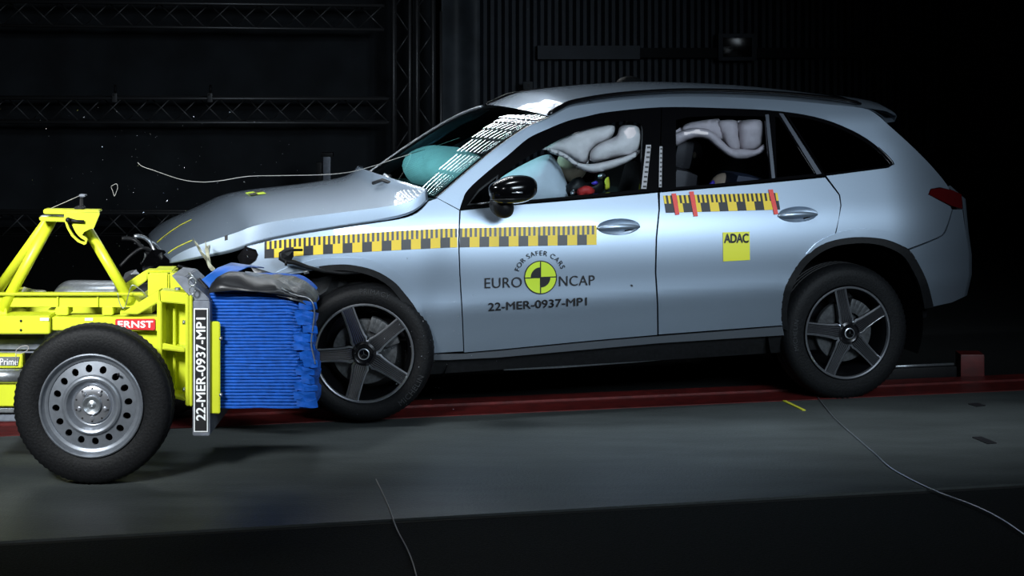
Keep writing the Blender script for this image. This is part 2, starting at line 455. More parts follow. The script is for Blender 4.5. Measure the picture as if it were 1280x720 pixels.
for px, lb in ((144, 'small black clamp sitting on the middle truss beam, left of two'), (263, 'small black clamp sitting on the middle truss beam, right of two')):
    t = thing('truss_clamp', lb, 'clamp', PT(px, 122))
    bm = bmesh.new(); add_box(bm, (0, -.01, .0), (.05, .05, .09), bev=.006); bmobj('clamp_body', bm, M['truss'], t, ang=30)
    tube('bolt', [(0, -.05, .03), (0, -.02, .03)], .01, M['truss'], t, 8)
    tube('spigot', [(0, 0, .03), (0, 0, .13)], .012, M['black'], t, 8)
# loudspeaker column in front of the drape
t = thing('black_stand', 'slim black stand with a grey post before the drape, left of the bonnet wipers', 'stand', (P(407, 150, YT - .5).x, YT - .5, 0))
def loc_box(nm, a0, b0, a1, b1, y, th, m, par, bev=.004):
    p = P(a0, b1, y) - par.location; q = P(a1, b0, y) - par.location
    bm = bmesh.new(); add_box(bm, ((p.x + q.x) / 2, y + th / 2 - par.location.y, (p.z + q.z) / 2), (q.x - p.x, th, q.z - p.z), bev=bev); return bmobj(nm, bm, m, par, ang=30)
loc_box('post', 404, 196, 413, 286, YT - .5, .06, M['grayplate'], t)
loc_box('side_box', 395, 203, 402, 260, YT - .5, .06, M['black'], t)
loc_box('head', 401, 191, 416, 196, YT - .5, .08, M['black'], t)
loc_box('foot_plate', 396, 286, 424, G(410, 300, -.012).y * 0 + HY + F * (CAM.z + .012) / (YT - .6 - CAM.y), YT - .6, .25, M['black'], t)
# things on the corrugated wall
t = thing('wall_cabinet', 'dim framed glass box on the corrugated wall above the car roof', 'cabinet', (P(922, 60, YB - .3).x, YB - .3, P(922, 75, YB - .3).z))
loc_box('frame', 898, 42, 946, 76, YB - .3, .2, M['metalwall'], t)
loc_box('glass_front', 904, 47, 940, 71, YB - .315, .02, M['gloss'], t)
t = thing('wall_socket', 'small white socket box on the wall left of the roof front', 'socket box', (P(660, 107, YB - .4).x, YB - .4, P(660, 112, YB - .4).z))
loc_box('box', 654, 102, 666, 112, YB - .4, .06, M['drapegrey'], t)
loc_box('hole', 659, 105, 662, 109, YB - .405, .02, M['blackprint'], t, 0)
t = thing('helmet', 'dark round helmet shape behind the car roof', 'helmet', (P(787, 106, 3.2).x, 3.2, P(787, 118, 3.2).z))
bm = bmesh.new(); bmesh.ops.create_uvsphere(bm, u_segments=24, v_segments=14, radius=.09)
for v in bm.verts: v.co = Vector((v.co.x * 1.15, v.co.y, v.co.z * .85 + .05 if v.co.z > -.02 else .035))
bmobj('shell', bm, M['black'], t)
bm = bmesh.new(); add_box(bm, (.02, -.06, .04), (.14, .12, .012), bev=.004); bmobj('peak', bm, M['black'], t)
tube('post', [(0, 0, .04), (0, 0, -P(787, 118, 3.2).z)], .03, M['black'], t)

# ------------------------------------------------------------------ light bank under the ceiling: rows of louvred lamps facing the impact point
LZ = 4.8; NCOL = 8; PCOL = .44; PROW = .42; LROT = R(13)
ux = Vector((math.cos(LROT), math.sin(LROT), 0)); uy = Vector((-math.sin(LROT), math.cos(LROT), 0))
LB_O = ux * -2.45 + uy * 4.3 + Vector((0, 0, LZ))
lb = thing('light_bank', 'stepped grid of slim louvred lamps hung from the ceiling beyond the car, above the frame', 'lamp', LB_O); lb.rotation_euler = (0, 0, LROT)
lm = None; lh = None
for c_ in range(NCOL):
    nr = 5 + int(c_ * 1.15)
    for j in range(nr):
        x = (c_ + .5) * PCOL; y = j * PROW
        if lm is None:
            bm = bmesh.new(); add_box(bm, (0, 0, 0), (PCOL * .78, .012, .068)); lm = bmobj('lamp_strip', bm, M['lamp'], lb, smooth=False)
            bm = bmesh.new(); add_box(bm, (0, .016, .0), (PCOL * .88, .02, .135)); add_box(bm, (0, .0, .072), (PCOL * .88, .05, .01)); lh = bmobj('lamp_reflector', bm, M['ceil'], lb, smooth=False)
            for q in (lm, lh): q.location = (x, y, 0); q.rotation_euler = (R(-48), 0, 0)
        else:
            for q in (lm, lh): o = q.copy(); COL.objects.link(o); o.location = (x, y, 0)
    for s_ in (0, 1):
        bm = bmesh.new(); add_box(bm, ((c_ + s_) * PCOL, nr * PROW / 2 - .15, .09), (.02, nr * PROW, .03)); bmobj('frame_bar', bm, M['truss'], lb, smooth=False)
for x, y in ((.1, .3), (3.4, .3), (.1, 1.6), (3.4, 4.6)): tube('hanger', [(x, y, .10), (x, y, ZC - LZ)], .012, M['truss'], lb, 6)


# ------------------------------------------------------------------ the car
car = thing('car', 'silver-blue five-door crossover car with crushed nose driven into the blue barrier', 'car', mtx=CM)
# --- outlines in photo pixels
def cv(pts, n=4): return [(p.x, p.y) for p in catmull([(*p, 0) for p in pts], n)]
trim_top = cv([(574.5, 262), (578, 251), (585, 237), (610, 214), (635, 194), (660, 173), (685, 161), (710, 151), (735, 145), (760, 140), (825, 134), (900, 135), (975, 139), (1030, 149), (1075, 168), (1105, 190), (1118, 205)])
belt = [(1110, 210), (1033, 220), (960, 227), (880, 234.5), (825, 239), (760, 245), (700, 250), (640, 255)]
roof_line = cv([(546, 247), (556, 239), (580, 218), (610, 193.5), (640, 171), (665, 156), (688, 146.5), (702, 139), (720, 132.5), (780, 125), (860, 120.5), (960, 124), (1040, 131), (1085, 137), (1108, 154)], 4)
rear_line = cv([(1108, 154), (1138, 181), (1162, 205), (1180, 226), (1187, 237)], 3)
ra_out = cv([(978, 409), (977, 386), (981, 362), (990, 342), (1004, 323), (1022, 309), (1042, 300)], 3)
ra_out2 = cv([(1042, 300), (1062, 296.5), (1085, 296), (1110, 300), (1135, 311)], 3)
ra_out3 = cv([(1135, 311), (1149, 331), (1160, 355), (1167, 383)], 3)
side_poly = roof_line + rear_line[1:] + [(1175, 234), (1163, 236), (1160, 243), (1188, 258), (1190, 262)] + cv([(1190, 262), (1181, 288), (1171, 297), (1135, 311)], 3)[1:] + ra_out2[::-1][1:] + [(1046, 288), (1052, 256), (1050, 243), (1033, 220)] + [belt[0]] + trim_top[::-1]
side = panel('body_side', side_poly, M['paint'], car)
fender_poly = [(546.5, 248)] + [(574, 263)] + [(572.5, 300), (574, 340), (577.5, 400), (579, 439)] + [(533, 442)] + cv([(533, 442), (531, 420), (526, 398), (517, 378), (506, 363), (491, 349.5), (467, 338.5), (440, 334), (410, 334), (384, 340)], 3)[1:] + [(360, 343), (341, 341.5), (312, 332), (320, 326), (323, 319), (320, 312), (309, 308.5)] + cv([(309, 308.5), (330, 303), (355, 297), (405, 288.5), (455, 281), (500, 274), (522, 266), (536, 252)], 3)[1:]
fender = panel('front_fender', fender_poly, M['paint'], car)
fd_poly = [(576, 263.5), (640, 257), (700, 252), (760, 247), (822, 241), (823, 262), (819.5, 297), (818.5, 340), (821, 380), (821.5, 418.5), (740, 425.5), (622, 437), (580.5, 440.5), (579, 400), (575.5, 340), (574.2, 300)]
def ell(cx, cy, rx, ry, t): return [(cx + rx * math.cos(a), cy + ry * math.sin(a) + t * rx * math.cos(a)) for a in [2 * math.pi * k / 28 for k in range(28)]]
fdoor = panel('front_door', fd_poly, M['paint'], car, holes=[ell(773, 283.5, 26.8, 10.4, -.04)])
rd_poly = [(825, 240.8), (880, 236.2), (960, 229), (1031.5, 222), (1048.5, 244), (1050.5, 256), (1048, 275), (1042, 299)] + ra_out[::-1][1:] + [(978, 406.5), (823.5, 418), (823, 380), (820.5, 340), (821.5, 297), (825, 262)]
rdoor = panel('rear_door', rd_poly, M['paint'], car, holes=[ell(997, 268, 24.8, 9.9, -.04)])
bump_poly = cv([(1191, 262), (1183, 288), (1173, 298), (1137, 312.5)], 3) + ra_out3[1:] + [(1190, 378), (1205, 371), (1211, 345), (1211, 315), (1207, 290), (1203, 262)]
rbump = panel('rear_bumper', bump_poly, M['paint'], car)
tail = panel('tail_lamp', [(1161, 243), (1164, 236.5), (1176, 235), (1190, 237.5), (1202, 243), (1203, 261), (1190, 257.5)], M['lens'], car, off=-.004, d=4, step=5)
# wheel arch flares (body coloured) and black inner lips
def flare(outer, inner, name, m, off):
    poly = cv(outer, 4) + cv(inner, 4)[::-1]
    return panel(name, poly, m, car, off=off, flange=.03, d=5, step=6)
flare([(345, 341), (365, 332), (390, 325), (419, 321.5), (458, 324), (487, 335.6), (508, 351), (522, 371), (531, 395), (536, 418), (537, 440)],
      [(352, 343), (372, 338), (399, 333), (415, 331), (438, 331), (467, 337.5), (491, 351), (506, 367), (520, 386), (528, 405.6), (532, 438)], 'arch_flare', M['paint'], -.010)
flare([(399, 332.5), (415, 331), (438, 331), (467, 337.5), (491, 351), (506, 367), (520, 386), (528, 405.6), (532, 438)],
      [(399, 340), (418, 338), (440, 339), (464, 345), (484, 356), (498, 371), (510, 390), (517, 408), (522, 445)], 'arch_lip', M['black'], -.004)
flare([(1008, 318), (1020, 305), (1035, 296), (1056, 288.5), (1080, 286), (1105, 288), (1124, 293)],
      [(1013, 316), (1024, 307), (1042, 300.5), (1062, 297), (1085, 296.5), (1110, 300), (1134, 310)], 'arch_flare', M['paint'], -.008)
flare([(977, 410), (976.5, 386), (980.5, 362), (989.5, 342), (1003.5, 323), (1021.5, 309), (1042, 300), (1062, 296.5), (1085, 296), (1110, 300), (1135, 311), (1149, 331), (1160, 355), (1167, 384)],
      [(985, 414), (984, 388), (989, 365), (997, 347), (1009, 330), (1026, 316), (1044, 308), (1062, 305), (1083, 304), (1106, 308), (1128, 319), (1140, 336), (1150, 358), (1156, 386)], 'arch_lip', M['black'], .0)
# sill
panel('sill', [(532, 443), (580, 442.5), (622, 439), (740, 427.5), (823, 420.5), (978, 408.5), (980, 419), (823, 429), (700, 440), (622, 447), (560, 450), (531, 450)], M['sillpaint'], car, off=-.004)
panel('under_sill', [(530, 450), (560, 450), (700, 440), (823, 429), (980, 419), (985, 440), (830, 450), (640, 461), (535, 468)], M['black'], car, off=.03)
panel('jacking_rail', [(630, 459), (700, 455), (790, 449), (828, 447), (829, 450), (790, 453.5), (700, 460), (630, 463)], M['steel'], car, off=.05, mirror=False)
# window frames with glass: front door, rear door, quarter
fg = cv([(622, 225), (634, 214), (651, 201.5), (682, 183.5), (707, 170.5), (739, 159.5), (761, 154.5), (784, 151), (797, 153.5), (803, 161), (802.5, 187), (800, 237)], 3) + [(740, 243), (672, 249), (632, 251.5), (616, 253)]
sail = [(585, 255), (598, 238), (621, 220.5), (617, 247), (611, 253)]
tt = trim_top
def tsec(a, b): return [p for p in tt if a <= p[0] <= b]
ff_poly = [(574.5, 262.5)] + tsec(575, 824) + [(826.5, 134.5), (823.5, 238.7), (760, 245), (700, 250), (640, 255)]
ff = panel('window_frame', ff_poly, M['gloss'], fdoor, holes=[fg, sail], off=.006, step=10, mirror=far_of(fdoor))
fgl = panel('window_glass', fg, M['sglass'], fdoor, off=.016, flange=.004, step=14, mirror=far_of(fdoor))
panel('sail_glass', sail, M['rglass'], fdoor, off=.014, flange=.004, step=12, mirror=far_of(fdoor))
panel('sail_trim', [(584, 256.5), (598.5, 236.5), (623, 218), (619, 248), (612, 254.5)], M['chrome'], fdoor, holes=[[(587, 254.5), (599.5, 239), (620.5, 222), (616.3, 246.5), (610.3, 252.5)]], off=.002, flange=.003, step=12, d=4, mirror=False)
rgp = [(845, 150), (860, 146.5), (900, 144.5), (956.5, 145.5), (963, 223.5), (900, 229.5), (845, 234)]
tri_g = [(969, 146), (974, 147), (1019, 217), (971, 222)]
rf_poly = [(827.5, 134.2)] + tsec(828, 973) + [(977, 139.5), (1032, 219.5), (960, 227), (880, 234.5), (825, 238.8)]
rf = panel('window_frame', rf_poly, M['gloss'], rdoor, holes=[rgp, tri_g], off=.006, step=10, mirror=far_of(rdoor))
panel('window_glass', rgp, M['rglass'], rdoor, off=.016, flange=.004, step=14, mirror=far_of(rdoor))
panel('small_glass', tri_g, M['pglass'], rdoor, off=.016, flange=.004, step=14, mirror=far_of(rdoor))
panel('glass_divider', [(957, 143), (961, 143), (969, 222.5), (965, 223)], M['stripgrey'], rdoor, off=.0, flange=.012, d=5, mirror=False)
panel('door_seal', [(974, 141.5), (979, 142), (1027, 217), (1021, 218)], M['stripgrey'], rdoor, off=.001, flange=.012, d=5, mirror=False)
qg = cv([(986, 146), (1005, 147.5), (1028, 153), (1050, 161), (1072, 172), (1092, 185), (1108, 199), (1113, 205.5)], 3) + [(1104, 208.5), (1032, 217)]
q_poly = [(979, 139.5)] + tsec(980, 1118) + [(1112, 209.5), (1033.5, 219.5)]
qf = panel('quarter_window_frame', q_poly, M['gloss'], car, holes=[qg], off=.005, step=10)
panel('quarter_glass', qg, M['pglass'], car, off=.012, flange=.004, step=14)
def ribbon(name, pts, wpx, m, par, off=-.004, flange=.004, mirror=False):
    a = [(p[0], p[1]) for p in pts]; up = []; dn = []
    for i, p in enumerate(a):
        q0 = Vector(a[max(i - 1, 0)]); q1 = Vector(a[min(i + 1, len(a) - 1)]); d = (q1 - q0).normalized(); n = Vector((-d.y, d.x)) * wpx / 2
        up.append((p[0] + n.x, p[1] + n.y)); dn.append((p[0] - n.x, p[1] - n.y))
    return panel(name, up + dn[::-1], m, par, off=off, flange=flange, d=6, step=20, mirror=mirror)
ribbon('window_chrome_strip', [(1098, 184), (1108, 193), (1116, 202), (1117.5, 206)], 1.3, M['chrome'], car)
# black liner just behind all the panels: gaps read dark
liner_poly = [(560, 250)] + [p for p in roof_line if p[0] > 700] + rear_line[1:] + [(1196, 262), (1200, 330), (1196, 372), (1168, 380)] + (ra_out + ra_out2[1:] + ra_out3[1:])[::-1] + [(975, 430), (700, 450), (536, 458), (526, 398), (506, 363), (467, 338), (440, 334), (410, 334), (384, 340), (345, 338), (345, 305), (500, 280)]
panel('inner_body', liner_poly, M['dark'], car, holes=[[(p[0], p[1]) for p in ([(612, 254)] + fg[:-1])], [(843, 147), (960, 143), (968, 224), (843, 236)]], off=.055, flange=0, step=22, d=12)

# --- upper body: roof, windshield, bonnet, tail as lofts across the car
def loft(name, near, fn, m, parent=car, nv=28, label=None, thick=0, ang=40, v0=0., v1=1., warp=False):
    vs = []; fs = []; n = len(near)
    for i, p in enumerate(near):
        for k in range(nv + 1):
            v = v0 + (v1 - v0) * k / nv
            if warp: w_ = k / nv; v = (w_ / .1 * .004 if w_ < .1 else (1 - (1 - w_) / .1 * .004 if w_ > .9 else .004 + (w_ - .1) / .8 * .992))
            s = max(0.0, 1 - (2 * v - 1) ** 2)
            dx, dz = fn(i / (n - 1), s, v)
            vs.append(Vector((p.x + dx, p.y + (W - 2 * p.y) * v, p.z + dz)))
    for i in range(n - 1):
        for k in range(nv): a = i * (nv + 1) + k; fs.append((a, a + 1, a + nv + 2, a + nv + 1))
    o = pyobj(name, vs, fs, m, parent, ang=ang, label=label); fixnormals(o, Vector((-.3, 0, 1)))
    if thick:
        md = o.modifiers.new('thick', 'SOLIDIFY'); md.thickness = thick; md.offset = -1
    return o
wsn = [S(*p) for p in cv([(546, 247.5), (556, 239.5), (580, 218.5), (610, 194), (640, 171.5), (665, 156.5), (688, 147)], 4)]
def ws_fn(u, s, v): return (-(.17 - .08 * u) * s ** .8, .015 * s * (1 - u) + .035 * s * u)
loft('windshield', wsn, ws_fn, M['wglass'], nv=48)
# dark glass borders of the windshield (near, far, top and bottom)
def ws_strip(nm, v0, v1, m, i0=0, i1=None, dz=.004, nv=4):
    near = wsn[i0:i1]; n = len(wsn)
    vs = []; fs = []
    for i, p in enumerate(near):
        for k in range(nv + 1):
            v = v0 + (v1 - v0) * k / nv; s = max(0.0, 1 - (2 * v - 1) ** 2); dx, dzz = ws_fn((i + i0) / (n - 1), s, v)
            vs.append(Vector((p.x + dx - dz, p.y + (W - 2 * p.y) * v, p.z + dzz + dz)))
    for i in range(len(near) - 1):
        for k in range(nv): a = i * (nv + 1) + k; fs.append((a, a + 1, a + nv + 2, a + nv + 1))
    o = pyobj(nm, vs, fs, m, car); fixnormals(o, Vector((-.3, 0, 1))); return o
ws_strip('screen_border', -.004, .010, M['gloss'])
ws_strip('screen_border', .975, 1.004, M['gloss'])
ws_strip('screen_edge_strip', .985, 1.006, M['chrome'], dz=.012)
ws_strip('screen_header', .0, 1., M['gloss'], 22, None, nv=30, dz=-.004)
ws_strip('screen_cowl', .0, 1., M['gloss'], 0, 3, nv=30, dz=-.006)
roofn = [S(*p) for p in cv([(688, 146.5), (702, 139), (720, 132.5), (780, 125), (860, 120.5), (960, 124), (1040, 131), (1085, 137), (1108, 150)], 5)]
def roof_fn(u, s, v):
    e = (-.09 * (1 - u * 4) if u < .25 else (.10 * (u - .8) / .2 if u > .8 else 0))
    c = .035 + .03 * min(1, u * 4) * (1 - max(0, u - .75) * 2)
    return (e * s, c * s ** .7)
loft('roof', roofn, roof_fn, M['paint'], nv=40)
# spoiler
sp = [S(*p) for p in [(1070, 133.5), (1090, 136), (1108, 139), (1121, 145.5), (1118, 152), (1106, 154)]]
loft('roof_spoiler', sp, lambda u, s, v: (.12 * s, .05 * s ** .7), M['paint'], nv=30)
# tailgate glass and gate
tg = [S(*p) for p in cv([(1108, 155), (1138, 182), (1162, 206), (1184, 232)], 4)]
loft('tailgate_glass', tg, lambda u, s, v: (.10 * s, .01 * s), M['pglass'], nv=30)
tg2 = [S(*p) for p in [(1184, 233), (1203, 250), (1207, 290), (1211, 320), (1211, 345), (1205, 371)]]
loft('tailgate', tg2, lambda u, s, v: (.16 * s ** .6, 0), M['paint'], nv=30)
# roof rails
for far in (0, 1):
    pts = [S(*p) + Vector((0, .035, .022)) for p in cv([(687, 149), (703, 139.5), (722, 132), (780, 123), (860, 118.5), (960, 121), (1040, 128), (1080, 135)], 4)]
    if far: pts = [Vector((p.x, W - p.y, p.z)) for p in pts]
    tube('roof_rail', pts, [.006] + [.014] * (len(pts) - 2) + [.006], M['gloss'], car, 10)
# bonnet: raised, buckled sheet
bn_px = [(212, 329), (222, 328), (238, 325), (260, 321.5), (282, 317.5), (300, 313), (309, 307.5), (330, 302), (355, 296.5), (380, 292), (405, 287.5), (455, 280), (500, 273), (522, 265), (535, 250)]
bn_y = [.30, .27, .23, .19, .16, .13, .11, .09, .08, .075, .07, .065, .06, .06, .065]
bn0 = [C(p[0], p[1], y) for p, y in zip(bn_px, bn_y)]
bn0_rear = S(535, 250); bn0[-1] = bn0_rear; bn0[-2] = bn0[-2].lerp(S(522, 265), 1); bn0[-3] = bn0[-3].lerp(S(500, 273), .8)
bnn = catmull(bn0, 4)
BU = np.linspace(0, 1, 41); BC = _smooth(np.interp(BU, [0, .06, .15, .3, .5, .7, 1], [.03, .07, .115, .165, .165, .14, .10]), 6)
for _ in range(14): bnn = [bnn[0]] + [(bnn[i - 1] + bnn[i] * 2 + bnn[i + 1]) / 4 for i in range(1, len(bnn) - 1)] + [bnn[-1]]
def bonnet_fn(u, s, v):
    s = max(0., s)
    c = float(np.interp(u, BU, BC))
    sv = max(0., min(v, 1 - v)); t = min(1, sv / .004); t = t * (1.25 - .25 * t) if t < 1 else 1.0
    h1 = min(c * .56, .092)
    ripple = .003 * math.sin(u * 26 + v * 5) * max(0, 1 - u / .35) * min(1, s * 3)
    zz = h1 * t + (c - h1) * s
    e = -.16 * s * max(0, (u - .75) / .25) - .03 * s * (1 - min(1, u / .2))
    return (e, zz + ripple)
loft('bonnet', bnn, bonnet_fn, M['paint'], nv=60, thick=.012, warp=True)
def bonnet_pt(u, v, h=0.002):
    i = u * (len(bnn) - 1); k = min(int(i), len(bnn) - 2); p = bnn[k].lerp(bnn[k + 1], i - k); s = max(0.0, 1 - (2 * v - 1) ** 2)
    dx, dz = bonnet_fn(u, s, v); return Vector((p.x + dx, p.y + (W - 2 * p.y) * v, p.z + dz + h))
def bonnet_patch(nm, us, vs_, m, par=car, h=.004, wobble=None, label=None):
    vs = []; fs = []
    for i, u in enumerate(us):
        for j, v in enumerate(vs_): vs.append(bonnet_pt(u, v, h))
    n = len(vs_)
    for i in range(len(us) - 1):
        for j in range(n - 1): a = i * n + j; fs.append((a, a + 1, a + n + 1, a + n))
    o = pyobj(nm, vs, fs, m, par, label=label); return fixnormals(o, Vector((0, 0, 1)))
LS = lambda a, b, n: [a + (b - a) * k / (n - 1) for k in range(n)]
bonnet_patch('bonnet_tape_strip', LS(.02, .16, 14), LS(.085, .094, 3), M['stickery'])
bonnet_patch('bonnet_tape_strip', LS(.02, .20, 14), LS(.42, .432, 3), M['stickery'])
bonnet_patch('bonnet_target_sticker', LS(.52, .585, 8), LS(.44, .56, 8), M['limeprint'])
bonnet_patch('bonnet_target_mark', LS(.52, .5525, 5), LS(.44, .50, 5), M['blackprint'], h=.006)
bonnet_patch('bonnet_target_mark', LS(.5525, .585, 5), LS(.50, .56, 5), M['blackprint'], h=.006)
# black star-shaped mark on the bonnet flank
bonnet_patch('bonnet_ink_mark', LS(.285, .30, 3), LS(.0025, .0038, 3), M['blackprint'], h=.006)

# --- wheels
def tyre(nm, par, r0, r1, wd, grooves=3):
    n = 150; q = wd / .235
    prof = [(r0, .025 * q), (r0 + .015, .006), (r0 + (r1 - r0) * .45, -.002), (r0 + (r1 - r0) * .72, .003), (r1 - .020, .012 * q), (r1 - .008, .026 * q), (r1 - .002, .045 * q)]
    lo, hi = .05 * q, wd - .05 * q
    for k in range(grooves):
        c = lo + (hi - lo) * (k + 1) / (grooves + 1); prof += [(r1, c - .009), (r1 - .008, c - .006), (r1 - .008, c + .006), (r1, c + .009)]
    prof += [(r1 - .002, wd - .045 * q), (r1 - .008, wd - .026 * q), (r1 - .02, wd - .012 * q), (r0 + .03, wd), (r0, wd - .02)]
    vs = []; fs = []
    for i, (r, y) in enumerate(prof):
        for k in range(n):
            a = 2 * math.pi * k / n; rr = r
            if k % 2 == 0 and 4 <= i <= len(prof) - 4 and i not in (): rr -= .0045 if i in (4, 5, 6, len(prof) - 5, len(prof) - 4) else .002
            vs.append((rr * math.cos(a), y, rr * math.sin(a)))
    for i in range(len(prof) - 1):
        for k in range(n): fs.append((i * n + k, i * n + (k + 1) % n, (i + 1) * n + (k + 1) % n, (i + 1) * n + k))
    return pyobj(nm, vs, fs, M['rubber'], par, ang=40)
def arc_text(nm, s, r, a0, size, y, m, par, out=True, sp=.75, off=0.0):
    """lettering bent round a circle in the XZ plane facing -y; a0 = centre angle"""
    vs, fs = text_mesh(s, size, off, 1.1)
    res = []
    for v in vs:
        a = a0 - v.x / r if out else a0 + v.x / r; rr = r + v.y if out else r - v.y
        res.append((rr * math.cos(a), y, rr * math.sin(a)))
    return pyobj(nm, res, fs, m, par, smooth=False)
M['discmetal'] = mat('dull_disc_metal', (.07, .075, .08), .5, .6, vary=.3, scale=60)
M['sidewalltext'] = mat('raised_tyre_lettering', (.022, .024, .027), .45)
def spoke_mesh(nm, par):
    st = [(.030, .026, -.012), (.055, .040, -.012), (.075, .046, -.011), (.095, .040, -.009), (.13, .0365, -.005), (.17, .035, -.001), (.21, .0345, .002), (.250, .036, .002)]
    prof = [(-1, .035), (-1, .006), (-.80, 0)]
    ng = 6
    for k in range(ng): 
        a = -.72 + 1.44 * k / ng; b = -.72 + 1.44 * (k + 1) / ng
        prof += [(a, .0035), (a + (b - a) * .35, .0035), (a + (b - a) * .45, .0005), (a + (b - a) * .9, .0005)]
    prof += [(.72, .0035), (.80, 0), (1, .006), (1, .035)]
    mi_row = []
    for j in range(len(prof) - 1):
        c = (prof[j][0] + prof[j + 1][0]) / 2
        mi_row.append(1 if .72 < abs(c) <= 1.0 and not (abs(prof[j][0]) == 1 and abs(prof[j + 1][0]) == 1) else (2 if abs(c) < .72 and prof[j][1] < .002 and prof[j + 1][1] < .002 else 0))
    vs = []; fs = []; mi = []
    for (r, hw, y) in st:
        for (t, d) in prof: vs.append((r, y + d, t * hw))
    m = len(prof)
    for i in range(len(st) - 1):
        for j in range(m - 1):
            fs.append((i * m + j, i * m + j + 1, (i + 1) * m + j + 1, (i + 1) * m + j)); mi.append(mi_row[j])
    o = pyobj(nm, vs, fs, [M['rimdark'], M['rimsilver'], M['groove']], par, mi=mi, ang=20)
    return fixnormals(o)
def alloy_wheel(loc, yaw, spin, par, mirror=False, tr=.378):
    w_ = lathe('wheel', [(.258, .018), (.257, .0), (.252, -.004), (.246, .0), (.243, .014), (.236, .03), (.225, .06), (.215, .17), (.235, .19), (.257, .2)], [M['rimdark'], M['rimsilver']], par, mi=[0, 1, 1, 1, 0, 0, 0, 0, 0])
    w_.location = loc; w_.rotation_euler = (0, 0, yaw + (math.pi if mirror else 0))
    tyre('tyre', w_, .250, tr, .235)
    sp0 = spoke_mesh('spoke', w_); sp0.rotation_euler = (0, -R(spin), 0)
    for k in range(1, 5):
        s_ = sp0.copy(); COL.objects.link(s_); s_.rotation_euler = (0, -R(spin + 72 * k), 0)
    lathe('hub', [(.0, -.010), (.040, -.012), (.050, -.016), (.062, -.012), (.070, .004), (.07, .05)], M['rimdark'], w_, n=40)
    cap = lathe('centre_cap', [(.0, -.022), (.024, -.022), (.030, -.020), (.0335, -.015), (.034, -.008)], [M['gloss'], M['rimsilver']], w_, n=40, mi=[0, 1, 0, 0])
    bm = bmesh.new()
    for k in range(3):
        a = math.pi / 2 + k * 2 * math.pi / 3 + R(8); c, s_ = math.cos(a), math.sin(a)
        b = [bm.verts.new(p) for p in ((c * .023, -.0265, s_ * .023), (-s_ * .0035, -.0245, c * .0035), (0, -.029, 0), (s_ * .0035, -.0245, -c * .0035))]
        bm.faces.new((b[0], b[1], b[2])); bm.faces.new((b[0], b[2], b[3]))
    bmobj('star_emblem', bm, M['chrome'], w_, smooth=False)
    for k in range(5):
        a = R(spin + 36 + 72 * k)
        n_ = lathe('lug_bolt', [(.0, -.004), (.007, -.004), (.0095, .0), (.0095, .02)], M['blackprint'], w_, n=6)
        n_.location = (.056 * math.cos(a), -.014, .056 * math.sin(a))
    lathe('brake_disc', [(.06, .06), (.065, .055), (.165, .055), (.168, .06), (.168, .085)], M['discmetal'], w_, n=60)
    bm = bmesh.new(); 
    for k in range(7):
        a = R(20 + k * 9); add_box(bm, (.15 * math.cos(a), .05, .15 * math.sin(a)), (.075, .05, .03), Matrix.Rotation(-a, 4, 'Y'), bev=.006)
    bmobj('brake_caliper', bm, M['discmetal'], w_, ang=30)
    lathe('inner_barrel', [(.236, .03), (.22, .08), (.215, .2), (.05, .205), (.0, .205)], M['rimdark'], w_, n=60)
    return w_
wf = alloy_wheel((0, .04, .376), -TH, 39, car, tr=.358)
wr = alloy_wheel((2.72, .04, .366), 0, 28, car)
arc_text('tyre_lettering', 'MICHELIN', .318, R(180), .036, -.003, M['sidewalltext'], wr)
arc_text('tyre_lettering', 'MICHELIN', .318, R(-38), .04, -.003, M['sidewalltext'], wf, out=False)
arc_text('tyre_lettering', 'PRIMACY', .318, R(80), .036, -.003, M['sidewalltext'], wf)
alloy_wheel((0, W - .04, .376), 0, 10, car, True); alloy_wheel((2.72, W - .04, .366), 0, 55, car, True)
# wheel wells, floor pan, cabin
def well(x, y0, y1, nm='wheel_well'):
    vs = []; fs = []; n = 28; rr = .47
    for i in range(n + 1):
        a = math.pi * (-.12 + 1.24 * i / n)
        for y in (y0, y1): vs.append((x + rr * math.cos(a), y, .40 + rr * math.sin(a)))
    for i in range(n): fs.append((2 * i, 2 * i + 1, 2 * i + 3, 2 * i + 2))
    fs.append([2 * i + 1 for i in range(n + 1)])
    return pyobj(nm, vs, fs, M['dark'], car, ang=60)
well(2.72, .06, .62); well(2.72, W - .06, W - .62); well(0, .10, .55); well(0, W - .1, W - .55)
def cbox(nm, c, s, m, par=car, bev=.02, rot=None, **kw):
    bm = bmesh.new(); add_box(bm, c, s, rot, bev); return bmobj(nm, bm, m, par, ang=40, **kw)
cbox('floor_pan', (1.36, W / 2, .34), (2.6, 1.62, .16), M['black'])
cbox('exhaust_muffler', (3.1, W / 2, .40), (.5, 1.1, .2), M['black'], bev=.05)
cbox('rear_inner_wall', (3.25, W / 2, .75), (.08, 1.5, .7), M['dark'])
cbox('dashboard', (.62, W / 2, 1.02), (.45, 1.5, .26), M['seat'], bev=.08)
cbox('bulkhead', (.34, W / 2, .8), (.06, 1.6, .7), M['dark'])
def seat(x, yc, nm='front_seat'):
    s_ = cbox(nm, (x, yc, .62), (.52, .52, .20), M['seat'], bev=.07)
    cbox('seat_back', (x + .36, yc, .95), (.16, .50, .66), M['seat'], s_, .07, Matrix.Rotation(R(16), 4, 'Y'))
    cbox('headrest', (x + .47, yc, 1.36), (.11, .28, .20), M['seat'], s_, .045, Matrix.Rotation(R(10), 4, 'Y'))
    return s_
seat(1.42, .52); seat(1.42, W - .52)
rs = cbox('rear_bench', (2.22, W / 2, .64), (.5, 1.36, .2), M['seat'], bev=.07)
cbox('bench_back', (2.56, W / 2, .98), (.16, 1.36, .62), M['seat'], rs, .06, Matrix.Rotation(R(18), 4, 'Y'))
